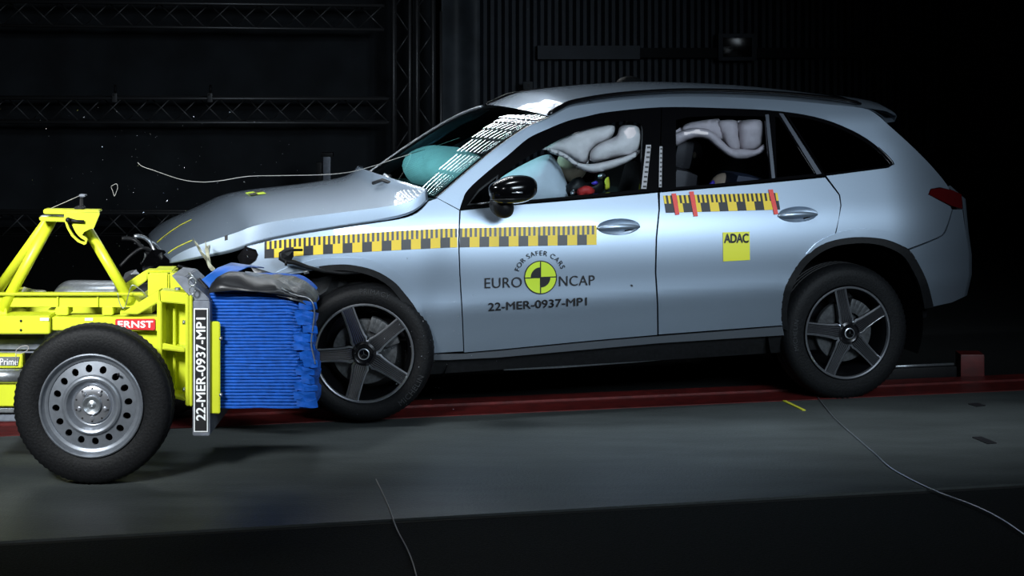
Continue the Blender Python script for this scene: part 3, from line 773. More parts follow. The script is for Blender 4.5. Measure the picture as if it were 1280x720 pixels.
cbox('child_seat', (2.22, .42, .98), (.3, .40, .5), mat('dark_blue_child_seat', (.02, .03, .06), .6), car, .09, Matrix.Rotation(R(14), 4, 'Y'))
bmw = bmesh.new(); ring = [(.86 + .185 * math.cos(a) * .35, .52 + .185 * math.sin(a), 1.02 + .185 * math.cos(a)) for a in [2 * math.pi * k / 32 for k in range(33)]]
tube_bm(bmw, ring, .014, 8, False); add_box(bmw, (.86, .52, 1.02), (.05, .30, .04)); bmobj('steering_wheel', bmw, M['seat'], car)
tube('centre_pillar', [C(824, 232, .20), C(822, 146, .42)], .045, M['dark'], car, 10)
tube('centre_pillar', [Vector((p.x, W - p.y, p.z)) for p in (C(824, 232, .20), C(822, 146, .42))], .045, M['dark'], car, 10)

# --- airbags
def pillow(nm, poly, yc, th, m, par=car, step=6, wr=.012, sm=4, seed=0, pw=.5):
    if sm: poly = cv(list(poly) + [poly[0]], sm)[:-1]
    v, F_ = tri(poly, [], step, step); b = np.array(densify(poly, 3)); vs = []; fs = []
    fr = []
    mx = 0; ds = []
    for p in v:
        d = math.sqrt(np.min((b[:, 0] - p.x) ** 2 + (b[:, 1] - p.y) ** 2)); ds.append(d); mx = max(mx, d)
    for sgn in (-1, 1):
        for p, d in zip(v, ds):
            q = d / mx; h = th * (1 - (1 - q) ** 2) ** pw if q > .02 else 0
            k = noise.noise(Vector((p.x / 14, p.y / 9, seed))) * wr * min(1, q * 4)
            vs.append(C(p.x, p.y, yc + sgn * (h + (k if h else 0))))
    n = len(v)
    for t in F_: fs.append(t); fs.append(tuple(i + n for i in t[::-1]))
    bm = bmesh.new(); tmp = bpy.data.meshes.new('x'); tmp.from_pydata([tuple(q) for q in vs], [], fs); bm.from_mesh(tmp)
    bmesh.ops.remove_doubles(bm, verts=bm.verts, dist=.001); return bmobj(nm, bm, m, par)
pillow('front_airbag', [(612, 236), (628, 221), (655, 205), (684, 193), (697, 203), (706, 222), (712, 246), (690, 262), (640, 264), (615, 255)], .46, .17, M['airbagblue'], wr=.006)
ca = pillow('curtain_airbag', [(678, 187), (700, 174), (725, 164), (752, 157), (768, 158), (764, 172), (745, 182), (736, 192), (735, 204), (722, 202), (703, 192), (688, 188)], .30, .055, M['airbag'], seed=2)
pillow('airbag_chamber', [(737, 200), (739, 188), (752, 178), (770, 170), (776, 158), (794, 157), (802, 165), (802, 185), (790, 194), (765, 198), (745, 203)], .27, .06, M['airbag'], ca, seed=3)
pillow('airbag_roll', [(680, 184), (695, 187), (708, 193), (722, 203), (738, 205), (760, 201), (785, 194), (800, 187), (796, 195), (778, 206), (755, 214), (738, 216), (720, 208), (704, 197), (690, 192)], .24, .045, M['airbag'], ca, step=4, seed=4)
cr_ = pillow('rear_curtain_airbag', [(844, 164), (860, 154), (890, 149), (900, 150), (906, 170), (912, 186), (900, 178), (885, 168), (865, 164), (850, 168)], .32, .04, M['airbag'], seed=5)
pillow('airbag_chamber', [(895, 151), (921, 151), (923, 170), (926, 186), (915, 189), (905, 176)], .30, .045, M['airbag'], cr_, seed=6)
pillow('airbag_chamber', [(922, 151), (950, 150), (955, 165), (951, 182), (942, 188), (927, 187), (924, 168)], .29, .05, M['airbag'], cr_, seed=7)
pillow('airbag_roll', [(841, 168), (850, 164), (865, 160), (882, 161), (895, 168), (905, 178), (914, 185), (930, 186), (944, 187), (955, 180), (956, 188), (944, 195), (930, 199), (916, 198), (904, 191), (892, 181), (882, 174), (868, 173), (856, 177), (845, 183), (841, 178)], .26, .04, M['airbag'], cr_, step=4, seed=8)
bm = bmesh.new(); bmesh.ops.create_uvsphere(bm, u_segments=28, v_segments=16, radius=1)
for v in bm.verts: v.co = Vector((.74 + v.co.x * .26, W - .66 + v.co.y * .5, 1.21 + v.co.z * .15 - .25 * v.co.x * .12)) + Vector((0, 0, .01 * noise.noise(v.co * 5)))
bmobj('passenger_airbag', bm, M['airbagblue'], car)

# --- outside mirror
mc = C(641, 237, -.16)
bm = bmesh.new(); bmesh.ops.create_uvsphere(bm, u_segments=36, v_segments=24, radius=1)
for v in bm.verts:
    x, y, z = v.co
    sx = math.copysign(abs(x) ** .8, x); sz = math.copysign(abs(z) ** .75, z)
    k = 1 - .30 * max(0, -x) * max(0, z)
    v.co = mc + Vector((sx * .128, y * .10, sz * .072 * k + (.010 * x)))
mr = bmobj('door_mirror', bm, M['gloss'], fdoor)
st_ = [C(626, 252, -.10), C(628, 262, -.06), C(633, 268, .0), C(640, 262, .03)]
bm = bmesh.new(); bmesh.ops.create_uvsphere(bm, u_segments=24, v_segments=16, radius=1); q = C(627, 258, -.07)
for v in bm.verts: v.co = q + Vector((v.co.x * .062 + .012 * -v.co.z, v.co.y * .085, v.co.z * .062))
bmobj('mirror_foot', bm, M['black'], mr)
tube('mirror_indicator', [C(612, 250, -.225), C(640, 249.5, -.262), C(663, 247, -.235)], [.003, .006, .003], M['black'], mr, 8)
tube('mirror_trim', [C(640, 241, -.262), C(652, 240.5, -.255), C(664, 243, -.225)], [.002, .006, .002], M['rimsilver'], mr, 8)
o = bpy.data.objects.new('door_mirror', mr.data); COL.objects.link(o); o.parent = far_of(fdoor); o.matrix_local = Matrix.Translation((0, W, 0)) @ Matrix.Diagonal((1, -1, 1, 1))
# --- door handles in their recesses
def handle(cx, cy, rx, ry, tilt, door):
    vs = []; fs = []; n = 32; m = 7
    for i in range(m + 1):
        q = i / m
        for k in range(n):
            a = 2 * math.pi * k / n; x = rx * q * math.cos(a); y = ry * q * math.sin(a)
            vs.append(S(cx + x, cy + y + tilt * x, .022 * (1 - q * q) ** .7 if q < 1 else .002))
    for i in range(m):
        for k in range(n): fs.append((i * n + k, i * n + (k + 1) % n, (i + 1) * n + (k + 1) % n, (i + 1) * n + k))
    o = pyobj('handle_recess', vs, fs, M['paint'], door); fixnormals(o)
    bm = bmesh.new(); pts = []; rr = []
    for k in range(13):
        t = -1 + 2 * k / 12; pts.append(S(cx + rx * .98 * t, cy + tilt * rx * t + 1.2 * t * t, -.020 * (1 - t * t) - .002)); rr.append(.006 + .009 * (1 - t * t) ** .5)
    tube_bm(bm, pts, rr, 14)
    h = bmobj('door_handle', bm, M['paint'], door)
    bm = bmesh.new(); tube_bm(bm, [S(cx + rx * (.30 + .1 * k), cy + 5 - k * .6, -.004) for k in range(5)], .004, 8); bmobj('handle_lock_cap', bm, M['black'], door)
    for ob, nm in ((o, 'handle_recess'), (h, 'door_handle')):
        f = bpy.data.objects.new(nm, ob.data); COL.objects.link(f); f.parent = far_of(door); f.matrix_local = Matrix.Translation((0, W, 0)) @ Matrix.Diagonal((1, -1, 1, 1))
handle(773, 283.5, 27, 10.5, -.04, fdoor); handle(997, 268, 25, 10, -.04, rdoor)

# --- scale tapes, stickers and lettering (flat print laid on the body side)
def lerp_line(pts, x):
    return float(np.interp(x, [p[0] for p in pts], [p[1] for p in pts]))
def scale_tape(nm, x0, x1, top, bot, unit, first, par, rev, slant=0.0, split=.47, kofs=0):
    vs = []; fs = []; mi = []; n = int(round((x1 - x0) / unit)); rows = [0, .06, split, 1.0]
    for i in range(n + 1):
        x = x0 + unit * i
        for r in rows:
            y = lerp_line(top, x) * (1 - r) + lerp_line(bot, x) * r
            vs.append(S(x + slant * r, y, -.0035))
    for i in range(n):
        k = kofs + (n - 1 - i) if rev else i
        tick = (k % 2 == 1); sq = ((k // 4) % 2 == first)
        for j in range(3):
            a = i * 4 + j; fs.append((a, a + 4, a + 5, a + 1))
            if j == 2: mi.append(1 if sq else 0)
            elif j == 0: mi.append(1 if tick else 0)
            else: mi.append(1 if tick else 0)
    return fixnormals(pyobj(nm, vs, fs, [M['tapeyellow'], M['tapeblack']], par, smooth=False, mi=mi))
scale_tape('scale_tape', 330.5, 572.6, [(330, 302), (360, 299), (400, 295.5), (500, 288.5), (560, 285.5), (745, 281.5)], [(330, 323), (400, 318), (500, 312.5), (560, 309.5), (745, 306)], 3.054, 1, fender, True, kofs=57)
scale_tape('scale_tape', 574.8, 745.8, [(330, 302), (500, 288.5), (560, 285.5), (745, 281.5)], [(330, 323), (500, 312.5), (560, 309.5), (745, 306)], 3.054, 1, fdoor, True)
scale_tape('scale_tape', 829, 971, [(829, 244.5), (971, 241)], [(829, 266), (971, 262)], 2.8, 0, rdoor, False, 3.5)
def decal(nm, poly, m, par, off=-.005, step=8):
    v, F_ = tri(poly, [], step, step); o = pyobj(nm, [S(p.x, p.y, off) for p in v], F_, m, par, smooth=False); return fixnormals(o)
for (a, b, c, d) in ((839.5, 242, 846.5, 268.5), (861.5, 239.5, 869.5, 270.5), (960.5, 237, 970, 268)):
    decal('red_tape_strip', [(a, b), (a + 5.6, b - .4), (c + 3, d - .4), (c - 2.2, d)], M['redtape'], rdoor, -.007)
decal('yellow_square_sticker', [(903.5, 290.5), (937, 289.5), (937.5, 325), (904, 326.8)], M['stickery'], rdoor, -.004)
def embolden(pts, fs, b):
    out = []; of = []
    for dx, dy in ((0, 0), (b, 0), (-b, 0), (0, b), (0, -b)):
        n = len(out); out += [(x + dx, y + dy) for x, y in pts]; of += [tuple(i + n for i in f) for f in fs]
    return out, of
def label_text(s, x0, x1, y0, y1, m, par, rise=0.0, offset=0.0, spacing=1.0, off=-.0065, nm='lettering'):
    pts, fs = fit_text(s, x0, x1, y0, y1, 0, spacing)
    if offset > 0: pts, fs = embolden(pts, fs, offset)
    return fixnormals(pyobj(nm, [S(x, y - rise * (x - x0), off) for x, y in pts], fs, m, par, smooth=False))
label_text('ADAC', 905.5, 935.5, 292.5, 303.5, M['blackprint'], rdoor, .01, .55, .95)
label_text('EURO', 606, 652.5, 347.5, 360.5, M['blackprint'], fdoor, .03, .0, 1.05)
label_text('NCAP', 699, 743.5, 345.2, 357.8, M['blackprint'], fdoor, .03, .0, 1.05)
label_text('22-MER-0937-MP1', 610.5, 733.5, 379, 388.8, M['blackprint'], fdoor, .058, .32, 1.0)
LC = (675.7, 346.8); LR = 19.6
def disc(nm, c, r, a0, a1, m, off, r0=0, n=48, asp=1.03):
    vs = []; fs = []; n = max(6, int(n * (a1 - a0) / 360))
    for i in range(n + 1):
        a = R(a0 + (a1 - a0) * i / n)
        for q in (r0, (r0 + r) / 2, r): vs.append(S(c[0] + q * math.cos(a), c[1] - q * asp * math.sin(a), off))
    for i in range(n):
        for j in (0, 1): k = i * 3 + j; fs.append((k, k + 1, k + 4, k + 3))
    return fixnormals(pyobj(nm, vs, fs, m, fdoor, smooth=False))
disc('logo_disc', LC, LR + .9, 0, 360, M['blackprint'], -.004)
disc('logo_face', LC, LR - .4, 0, 360, M['limeprint'], -.0052)
disc('logo_quadrant', LC, 12.3, 90, 180, M['blackprint'], -.0064); disc('logo_quadrant', LC, 12.3, 270, 360, M['blackprint'], -.0064)
decal('logo_line', [(LC[0] - .7, LC[1] - LR), (LC[0] + .7, LC[1] - LR), (LC[0] + .7, LC[1] + LR), (LC[0] - .7, LC[1] + LR)], M['blackprint'], fdoor, -.0072)
decal('logo_line', [(LC[0] - LR, LC[1] + .2), (LC[0] + LR, LC[1] - 1.4), (LC[0] + LR, LC[1] - .1), (LC[0] - LR, LC[1] + 1.5)], M['blackprint'], fdoor, -.0072)
pts, fs = fit_text('FOR SAFER CARS', -R(71), R(71), -6.0, 0.0, 0, 1.15)
pts2 = [(x, -y) for x, y in pts]; res = []
pts2, fs = embolden(pts2, fs, .0)
for x, y in pts2 if False else [(q[0], q[1]) for q in pts2]:
    r = 27.6 + y; a = R(93) - x; res.append(S(LC[0] + r * math.cos(a), LC[1] - r * 1.0 * math.sin(a), -.0065))
fixnormals(pyobj('lettering', res, fs, M['blackprint'], fdoor, smooth=False))
# barcode-like strips on the centre pillar
for (x0, x1, y0, y1, lean) in ((807.5, 814, 181, 236, -6), (824.5, 828, 183, 234, -1)):
    decal('pillar_label_strip', [(x0, y0), (x1, y0), (x1 + lean, y1), (x0 + lean, y1)], M['labelgrey'], fdoor if x0 < 820 else rdoor, .002)
    for k in range(9):
        t0 = (k + .35) / 9; t1 = (k + .72) / 9; q0 = x0 + lean * t0 + (x1 - x0) * .28; q1 = x1 + lean * t0 - (x1 - x0) * .08
        decal('pillar_label_mark', [(q0, y0 + (y1 - y0) * t0), (q1, y0 + (y1 - y0) * t0), (q1, y0 + (y1 - y0) * t1), (q0, y0 + (y1 - y0) * t1)], M['blackprint'], fdoor if x0 < 820 else rdoor, .0005)
decal('sensor_dot', [(790, 355.5), (791.5, 357.8), (789.6, 358.4), (788, 356)], M['blackprint'], fdoor)
tube('pillar_trim', [Vector((q.x - .012, W - q.y, q.z + .012)) for q in wsn], .007, M['rimsilver'], car, 8)
# wipers at the cowl
wp = [bonnet_pt(.985, .34, .02), bonnet_pt(.965, .30, .07), bonnet_pt(.99, .24, .01)]
tube('wiper_arm', [C(480, 218, .62), C(486, 222, .60), C(498, 239, .34)], .008, M['steel'], car, 8)
tube('wiper_blade', [C(466, 229, .55), C(478, 225, .5), C(500, 233, .40), C(509, 237, .36)], .010, M['black'], car, 8)
tube('wiper_blade', [C(466, 232, .8), C(470, 224, .9), C(480, 220, .9), C(488, 220, .8)], .010, M['black'], car, 8)
# torn front end: engine bay, liners, hoses, lamp shards
def lump(nm, c, s, m, par, amp=.05, fr=6, seed=0, sub=5, rot=None):
    bm = bmesh.new(); bmesh.ops.create_cube(bm, size=2); bmesh.ops.subdivide_edges(bm, edges=bm.edges, cuts=sub, use_grid_fill=True)
    for v in bm.verts:
        p = v.co.lerp(v.co.normalized() * 1.2, .35); p = Vector((p.x * s[0] / 2, p.y * s[1] / 2, p.z * s[2] / 2))
        n_ = noise.noise_vector(p * fr + Vector((seed, seed, 0))) * amp; p += n_
        if rot: p = rot @ p
        v.co = p + Vector(c)
    return bmobj(nm, bm, m, par, smooth=False)
lump('engine_bay', (-.42, W / 2 + .15, .76), (.85, 1.25, .34), M['dark'], car, .09, 5, 1, 9)
lump('radiator_remains', (-.82, W / 2 + .25, .80), (.22, 1.1, .12), M['dark'], car, .06, 7, 3, 7)
q = C(318, 316, .25); lump('fender_liner', (q.x + .02, q.y, q.z), (.20, .30, .10), M['dark'], car, .02, 8, 4, 5)
q = C(400, 362, .2); lump('wheel_arch_liner', (q.x - .02, q.y + .1, q.z), (.5, .25, .16), M['black'], car, .05, 7, 9, 7)
def shard(nm, pts, m, par=None, th=.004, bend=.02, seed=0, fn=None, **kw):
    """bent torn sheet from photo points (px, py, depth) as a fan with ragged relief"""
    q = [fn(*p) for p in pts]; c = sum(q, Vector()) / len(q); bm = bmesh.new()
    c += Vector((0, -bend, bend * .4)); vc = bm.verts.new(c); vs = [bm.verts.new(p) for p in q]
    for i in range(len(vs)): bm.faces.new((vc, vs[i], vs[(i + 1) % len(vs)]))
    bmesh.ops.subdivide_edges(bm, edges=bm.edges, cuts=2, use_grid_fill=True)
    for v in bm.verts: v.co += noise.noise_vector(v.co * 22 + Vector((seed, 0, 0))) * .006
    o = bmobj(nm, bm, m, par, smooth=False, **kw); md = o.modifiers.new('t', 'SOLIDIFY'); md.thickness = th; return o
shard('torn_lamp_shard', [(240, 297, .10), (247, 304, .10), (254, 318, .08), (262, 327, .06), (269, 336, .05), (268, 341, .05), (263, 338, .05), (257, 326, .07), (249, 315, .09)], M['foil'], car, fn=C)
shard('torn_lamp_shard', [(256, 301, .10), (258, 308, .10), (263, 306, .09), (262, 318, .08), (264, 330, .07), (258, 322, .07), (255, 312, .09)], M['foil'], car, fn=C, seed=3)
tube('torn_trim_strip', [C(*p) for p in [(378, 312.5, -.05), (366, 312.5, -.06), (356, 313.5, -.07), (351, 317, -.07), (351, 323, -.07), (357, 326.5, -.07), (368, 328, -.06), (385, 334, -.05), (405, 339, -.03), (428, 341.5, -.02), (450, 341, .0)]], [.006, .007, .010, .012, .013, .013, .012, .010, .009, .008, .006], M['black'], car, 8)
shard('torn_trim_clip', [(350, 315, -.08), (366, 313, -.08), (368, 321, -.07), (361, 330, -.07), (352, 325, -.08)], M['black'], car, fn=C, bend=.01)
tube('trim_clip', [C(357, 326, -.08), C(357.5, 332, -.08)], .007, M['black'], car, 6)
shard('torn_inner_panel', [(312, 333, .10), (330, 338, .08), (352, 345, .05), (382, 350, .02), (388, 368, .0), (372, 366, -.05), (345, 360, .0), (325, 352, .05)], M['crumple'], car, fn=C, seed=5)
shard('torn_bracket', [(350, 348, -.12), (357, 345, -.14), (366, 352, -.14), (368, 366, -.12), (358, 364, -.12), (350, 357, -.12)], M['steel'], car, fn=C, seed=8, bend=.03)
shard('torn_bracket', [(379, 339, -.06), (385, 338.5, -.06), (387, 342, -.06), (381, 343, -.06)], M['steel'], car, fn=C, seed=9, bend=.01)
for k, (pts, r) in enumerate([([(152, 298, 1.0), (168, 300, 1.0), (180, 312, .95), (190, 318, .9), (205, 312, .8)], .012), ([(150, 333, .9), (165, 318, .9), (180, 310, .9), (196, 318, .8)], .010), ([(200, 318, .5), (214, 335, .45), (230, 340, .4)], .014), ([(222, 332, .3), (240, 338, .3), (252, 346, .3)], .009)]):
    tube('engine_hose', catmull([C(*p) for p in pts], 5), r, M['black'], car, 8)
q = C(170, 318, 1.05)
bm = bmesh.new(); tube_bm(bm, [q + Vector((.10 * math.cos(a), .02 * math.sin(a * 2), .10 * math.sin(a))) for a in [R(-60 + 12 * k) for k in range(14)]], .012, 8); bmobj('headlamp_ring', bm, M['steel'], car)
bm = bmesh.new(); tube_bm(bm, [q + Vector((-.02 + .07 * math.cos(a), -.03, .07 * math.sin(a))) for a in [R(-50 + 12 * k) for k in range(12)]], .008, 8); bmobj('headlamp_ring', bm, M['steel'], car)
shard('front_fascia', [(176, 330, .7), (190, 312, .6), (205, 312, .5), (216, 328, .35), (222, 342, .35), (205, 346, .5), (180, 345, .7)], M['gloss'], car, fn=C, bend=.05)
shard('white_lamp_cover', [(152, 352, .75), (157, 341, .75), (170, 337, .75), (175, 343, .72), (165, 350, .72), (156, 354, .75)], M['rimsilver'], car, fn=C, bend=.05)

# ------------------------------------------------------------------ crash dummies
def figure(root, joints, edges, radii, m, nm='body'):
    me = bpy.data.meshes.new(nm); me.from_pydata(joints, edges, []); o = bpy.data.objects.new(nm, me); COL.objects.link(o)
    sk = o.modifiers.new('skin', 'SKIN'); 
    for v, r in zip(me.skin_vertices[0].data, radii): v.radius = (r, r)
    me.skin_vertices[0].data[0].use_root = True
    ss = o.modifiers.new('sub', 'SUBSURF'); ss.levels = 2; ss.render_levels = 2
    bpy.context.view_layer.update(); dg = bpy.context.evaluated_depsgraph_get()
    m2 = bpy.data.meshes.new_from_object(o.evaluated_get(dg)); bpy.data.objects.remove(o); m2.materials.clear()
    return link(nm, m2, m, root)
def dummy_head(root, c, r, m, parent=None, mark=None, dirx=-1):
    bm = bmesh.new(); bmesh.ops.create_uvsphere(bm, u_segments=32, v_segments=22, radius=1)
    for v in bm.verts:
        x, y, z = v.co; f = max(0, -x)
        jaw = 1 - .28 * max(0, -z) ** 1.5
        nose = .16 * math.exp(-((y / .16) ** 2) - ((z + .12) / .22) ** 2) * (f > .5)
        eye = -.07 * (math.exp(-(((abs(y) - .34) / .16) ** 2) - ((z - .08) / .12) ** 2)) * (f > .4)
        mouth = -.04 * math.exp(-((y / .3) ** 2) - ((z + .45) / .06) ** 2) * (f > .4)
        v.co = Vector(c) + Vector(((x * 1.08 - nose - eye - mouth) * r * jaw, y * .82 * r * jaw, z * 1.22 * r))
    h = bmobj('head', bm, m, root)
    for s_ in (-1, 1):
        bm = bmesh.new(); bmesh.ops.create_uvsphere(bm, u_segments=12, v_segments=8, radius=1)
        for v in bm.verts: v.co = Vector(c) + Vector((.1 * r + v.co.x * .16 * r, s_ * .80 * r + v.co.y * .06 * r, v.co.z * .26 * r))
        bmobj('ear', bm, m, h)
    return h
def hand(root, base, d, m):
    bm = bmesh.new(); d = Vector(d).normalized(); side = d.cross(Vector((0, 0, 1))).normalized()
    add_box(bm, Vector(base) + d * .045, (.085, .07, .026), d.to_track_quat('X', 'Z').to_matrix().to_4x4(), .011)
    for k in range(4):
        a = Vector(base) + d * .085 + side * (-.027 + .018 * k); L = (.062, .072, .068, .052)[k]
        tube_bm(bm, [a, a + d * L * .5 + Vector((0, 0, -.010)), a + d * L * .75 + Vector((0, 0, -.032)), a + d * L * .6 + Vector((0, 0, -.05))], [.009, .0085, .008, .006], 8)
    a = Vector(base) + d * .03 - side * .035
    tube_bm(bm, [a, a + d * .03 - side * .02, a + d * .055 - side * .018 + Vector((0, 0, -.01))], [.011, .010, .008], 8)
    return bmobj('hand', bm, m, root)
def seated_dummy(label, hip, lean, sc, headc, headr, group=None, suit='shirt', name='crash_test_dummy'):
    root = thing(name, label, 'dummy', mtx=CM @ Matrix.Translation(hip))
    L = lambda x, y, z: (x * sc, y * sc, z * sc)
    hd = Vector(headc) - Vector(hip); nb = hd * .80
    J = [L(0, 0, .02), L(-.02, 0, .18), tuple(Vector(nb) * .62), tuple(nb * .80), tuple(nb * 1.0),
         tuple(nb * .76 + Vector((0, -.17 * sc, -.02))), tuple(nb * .76 + Vector((0, .17 * sc, -.02))),
         tuple(nb * .55 + Vector((-.10 * sc, -.22 * sc, -.04))), tuple(nb * .55 + Vector((-.10 * sc, .22 * sc, -.04))),
         tuple(nb * .50 + Vector((-.34 * sc, -.16 * sc, .02))), tuple(nb * .50 + Vector((-.34 * sc, .16 * sc, .02))),
         L(-.02, -.10, 0), L(-.02, .10, 0), L(-.42, -.13, .10), L(-.42, .13, .10), L(-.58, -.13, -.28), L(-.58, .13, -.28), L(-.70, -.13, -.30), L(-.70, .13, -.30)]
    E = [(0, 1), (1, 2), (2, 3), (3, 4), (3, 5), (3, 6), (5, 7), (6, 8), (7, 9), (8, 10), (0, 11), (0, 12), (11, 13), (12, 14), (13, 15), (14, 16), (15, 17), (16, 18)]
    rr = [.13, .13, .15, .12, .055, .07, .07, .045, .045, .032, .032, .09, .09, .06, .06, .045, .045, .035, .035]
    b = figure(root, J, E, [r * sc for r in rr], M[suit])
    dummy_head(root, tuple(hd), headr, M['skin'])
    for s_ in (9, 10): hand(root, J[s_], (-1, 0, -.1), M['skin'])
    return root, J
hc = C(716, 206, .58)
dr, J = seated_dummy('crash test dummy in the driver seat behind the inflated front airbag', Vector((1.36, .52, .74)), 0, .95, hc, .085)
def in_root(root, p): return root.matrix_world.inverted() @ (CM @ p)
bpy.context.view_layer.update()
def pix_part(root, nm, pts, yc, m, th=.03, wr=0):
    o = pillow(nm, pts, yc, th, m, None, step=4, wr=.003, sm=2); 
    inv = root.matrix_world.inverted() @ CM
    o.data.transform(inv); o.parent = root; return o
pix_part(dr, 'red_marker_patch', [(722, 236), (731, 232), (740, 234), (743, 241), (722, 244)], .33, M['redcloth'])
pix_part(dr, 'upper_arm_shell', [(708, 232), (716, 224), (726, 221), (732, 228), (742, 226), (752, 222), (756, 232), (748, 244), (710, 246)], .40, M['black'], .05)
pix_part(dr, 'steel_joint', [(747, 219), (753, 216), (757, 219), (753, 223), (748, 224)], .33, M['steel'], .012)
pix_part(dr, 'violet_marker', [(739, 229), (745, 226), (748, 229), (744, 232)], .32, M['violet'], .008)
pix_part(dr, 'yellow_belt_band', [(756, 224), (761, 221), (762, 236), (756, 238)], .36, M['yellowmark'], .008)
pix_part(dr, 'seat_belt_buckle', [(713, 240), (717, 237), (719, 242), (714, 245)], .30, M['steel'], .01)
hc2 = C(905, 240, .42)
cr2, J2 = seated_dummy('small child crash test dummy, only pale head top above the rear door sill', Vector((2.22, .44, .70)), 0, .55, hc2, .088, name='child_dummy')
pix_part(cr2, 'violet_marker', [(886, 229), (892, 225), (894, 231), (888, 234)], .36, M['violet'], .02)
hc3 = C(862, 193, .95)
rd2, J3 = seated_dummy('dark rear dummy with violet marker just behind the centre pillar', Vector((2.10, .98, .76)), 0, .72, hc3, .075, name='child_dummy')
for h_ in rd2.children:
    if h_.name.startswith('head'): h_.data.materials.clear(); h_.data.materials.append(M['shirt'])
pix_part(rd2, 'violet_marker', [(846, 205), (848, 198), (855, 191), (859, 192), (856, 199), (850, 206)], .40, M['violet'], .012)

# ------------------------------------------------------------------ the trolley with the deformable barrier
YW, YP, YK = -1.28, -1.04, -1.00        # wheel face, frame face, barrier face
wc = P(113.5, 507.5, YW)
tro = thing('barrier_trolley', 'yellow steel crash trolley with a blue honeycomb barrier block on its front', 'trolley', (wc.x, YP + .6, 0))
Y = M['yellow']
def tp(nm, poly, y, th, m=Y, bev=.004, par=tro, **kw): return pxprism(nm, poly, y, th, m, par, bev, **kw)
tp('side_beam', [(-40, 395), (62, 395), (62, 417.5), (-40, 417.5)], YP - .03, .14)
tp('side_rail', [(62.5, 397), (199, 396.5), (199, 414), (62.5, 413)], YP, .10)
tp('side_plate', [(150, 413.5), (199, 413.5), (199, 500), (150, 500)], YP + .05, .05)
tp('lower_beam', [(-40, 480), (30, 480), (150, 480), (150, 508), (-40, 508)], YP + .02, .12)
tp('lower_panel', [(-40, 443), (28, 443), (28, 460), (-40, 460)], YP + .03, .05)
tp('grey_tank', [(-40, 419), (60, 419), (60, 442), (-40, 442)], YP + .10, .4, M['grayplate'], .02)
tube('air_cylinder', [P(-40, 470, YP + .02), P(40, 470, YP + .02)], .033, M['steel'], tro, 20)
tp('bottom_skid', [(-40, 510), (60, 510), (60, 516), (-40, 516)], YP + .04, .3, M['steel'])
tp('bottom_pan', [(-40, 518), (60, 518), (60, 527), (-40, 527)], YP + .06, .4, M['grayplate'])
for (x, y) in ((26, 401), (26, 412.5)):
    tube('bolt_hole', [P(x, y, YP - .034), P(x, y, YP - .02)], .0055, M['blackprint'], tro, 12)
for (x0, x1) in ((50, 61), (106, 116)): tp('small_label', [(x0, 397.5), (x1, 397.5), (x1, 400.8), (x0, 400.8)], YP - .034 if x0 < 60 else YP - .004, .003, M['white'], 0)
tp('upper_rail', [(-40, 370), (165, 370), (178, 383), (170, 384), (-40, 384)], YP + .06, .08)
tp('rail_top_plate', [(-40, 366.5), (176, 366.5), (180, 369.5), (-40, 369.5)], YP + .03, .05)
tp('rail_spacer', [(69, 384), (85, 384), (85, 394), (69, 394)], YP + .04, .1)
tp('rail_spacer', [(127.5, 384), (141, 384), (141, 394), (127.5, 394)], YP + .04, .1)
tp('rail_spacer', [(-20, 384), (8, 384), (8, 394), (-20, 394)], YP + .04, .1)
for x in (71, 121): tp('rib_plate', [(x, 370), (x + 1.6, 370), (x + 1.6, 383), (x, 383)], YP + .045, .02)
tp('far_rail', [(-40, 372), (190, 372), (190, 392), (-40, 392)], YP + .85, .1)
tp('far_lower_rail', [(-40, 398), (205, 398), (205, 425), (-40, 425)], YP + .85, .1)
for x in (-30, 60, 150): tp('cross_member', [(x, 386), (x + 12, 386), (x + 12, 396), (x, 396)], YP + .1, .75)
tp('diagonal_brace', [(150, 392.5), (199, 362.5), (200, 377), (173, 393)], YP - .01, .09)
tp('corner_shelf', [(200, 363), (236, 366.5), (236, 381), (201, 377.5)], YP - .02, .10)
tp('front_column', [(196, 377), (202, 377), (202, 502), (196, 502)], YP - .03, .14)
tp('column_web', [(202, 378), (233, 380), (233, 497), (202, 497)], YP + .10, .04)
tp('front_flange', [(231.5, 368), (236, 369), (236, 508), (231.5, 507)], YP - .045, .5)
tp('flange_plate', [(236.5, 369), (240, 370), (240, 508), (236.5, 508)], YP - .045, .5)
tp('gusset_shelf', [(202, 435), (231, 438), (231, 440.5), (202, 437)], YP - .045, .16)
tp('gusset_face', [(203, 428.5), (231, 435), (231, 440), (203, 436.5)], YP - .045, .012)
tp('gusset_shelf', [(202, 491), (231, 498), (231, 501.5), (202, 494)], YP - .045, .16)
tp('cheek_plate', [(216, 377), (219, 377), (219, 500), (216, 500)], YP + .06, .05)
for (x, y) in ((230.5, 403), (230.5, 487)):
    tube('flange_bolt', [P(x - 2, y, YP - .01), P(x + 1.5, y, YP - .01)], .010, M['steel'], tro, 8)
# rear turret and ramps
tp('turret', [(184.5, 341), (211, 341), (211, 372), (184.5, 372)], YP + .26, .26, bev=.008)
tp('turret_ramp', [(140, 365), (181, 338.5), (185, 338.5), (184, 350), (162, 366)], YP + .28, .06)
tp('turret_cap', [(181, 338), (216, 338), (216, 341), (181, 341)], YP + .28, .08, bev=.005)
tp('turret_gusset', [(212, 341), (217, 341), (238, 366), (236, 369), (213, 369)], YP + .22, .08)
tube('bolt', [P(222, 364, YP + .05), P(222, 359.5, YP + .05)], .014, M['grayplate'], tro, 6)
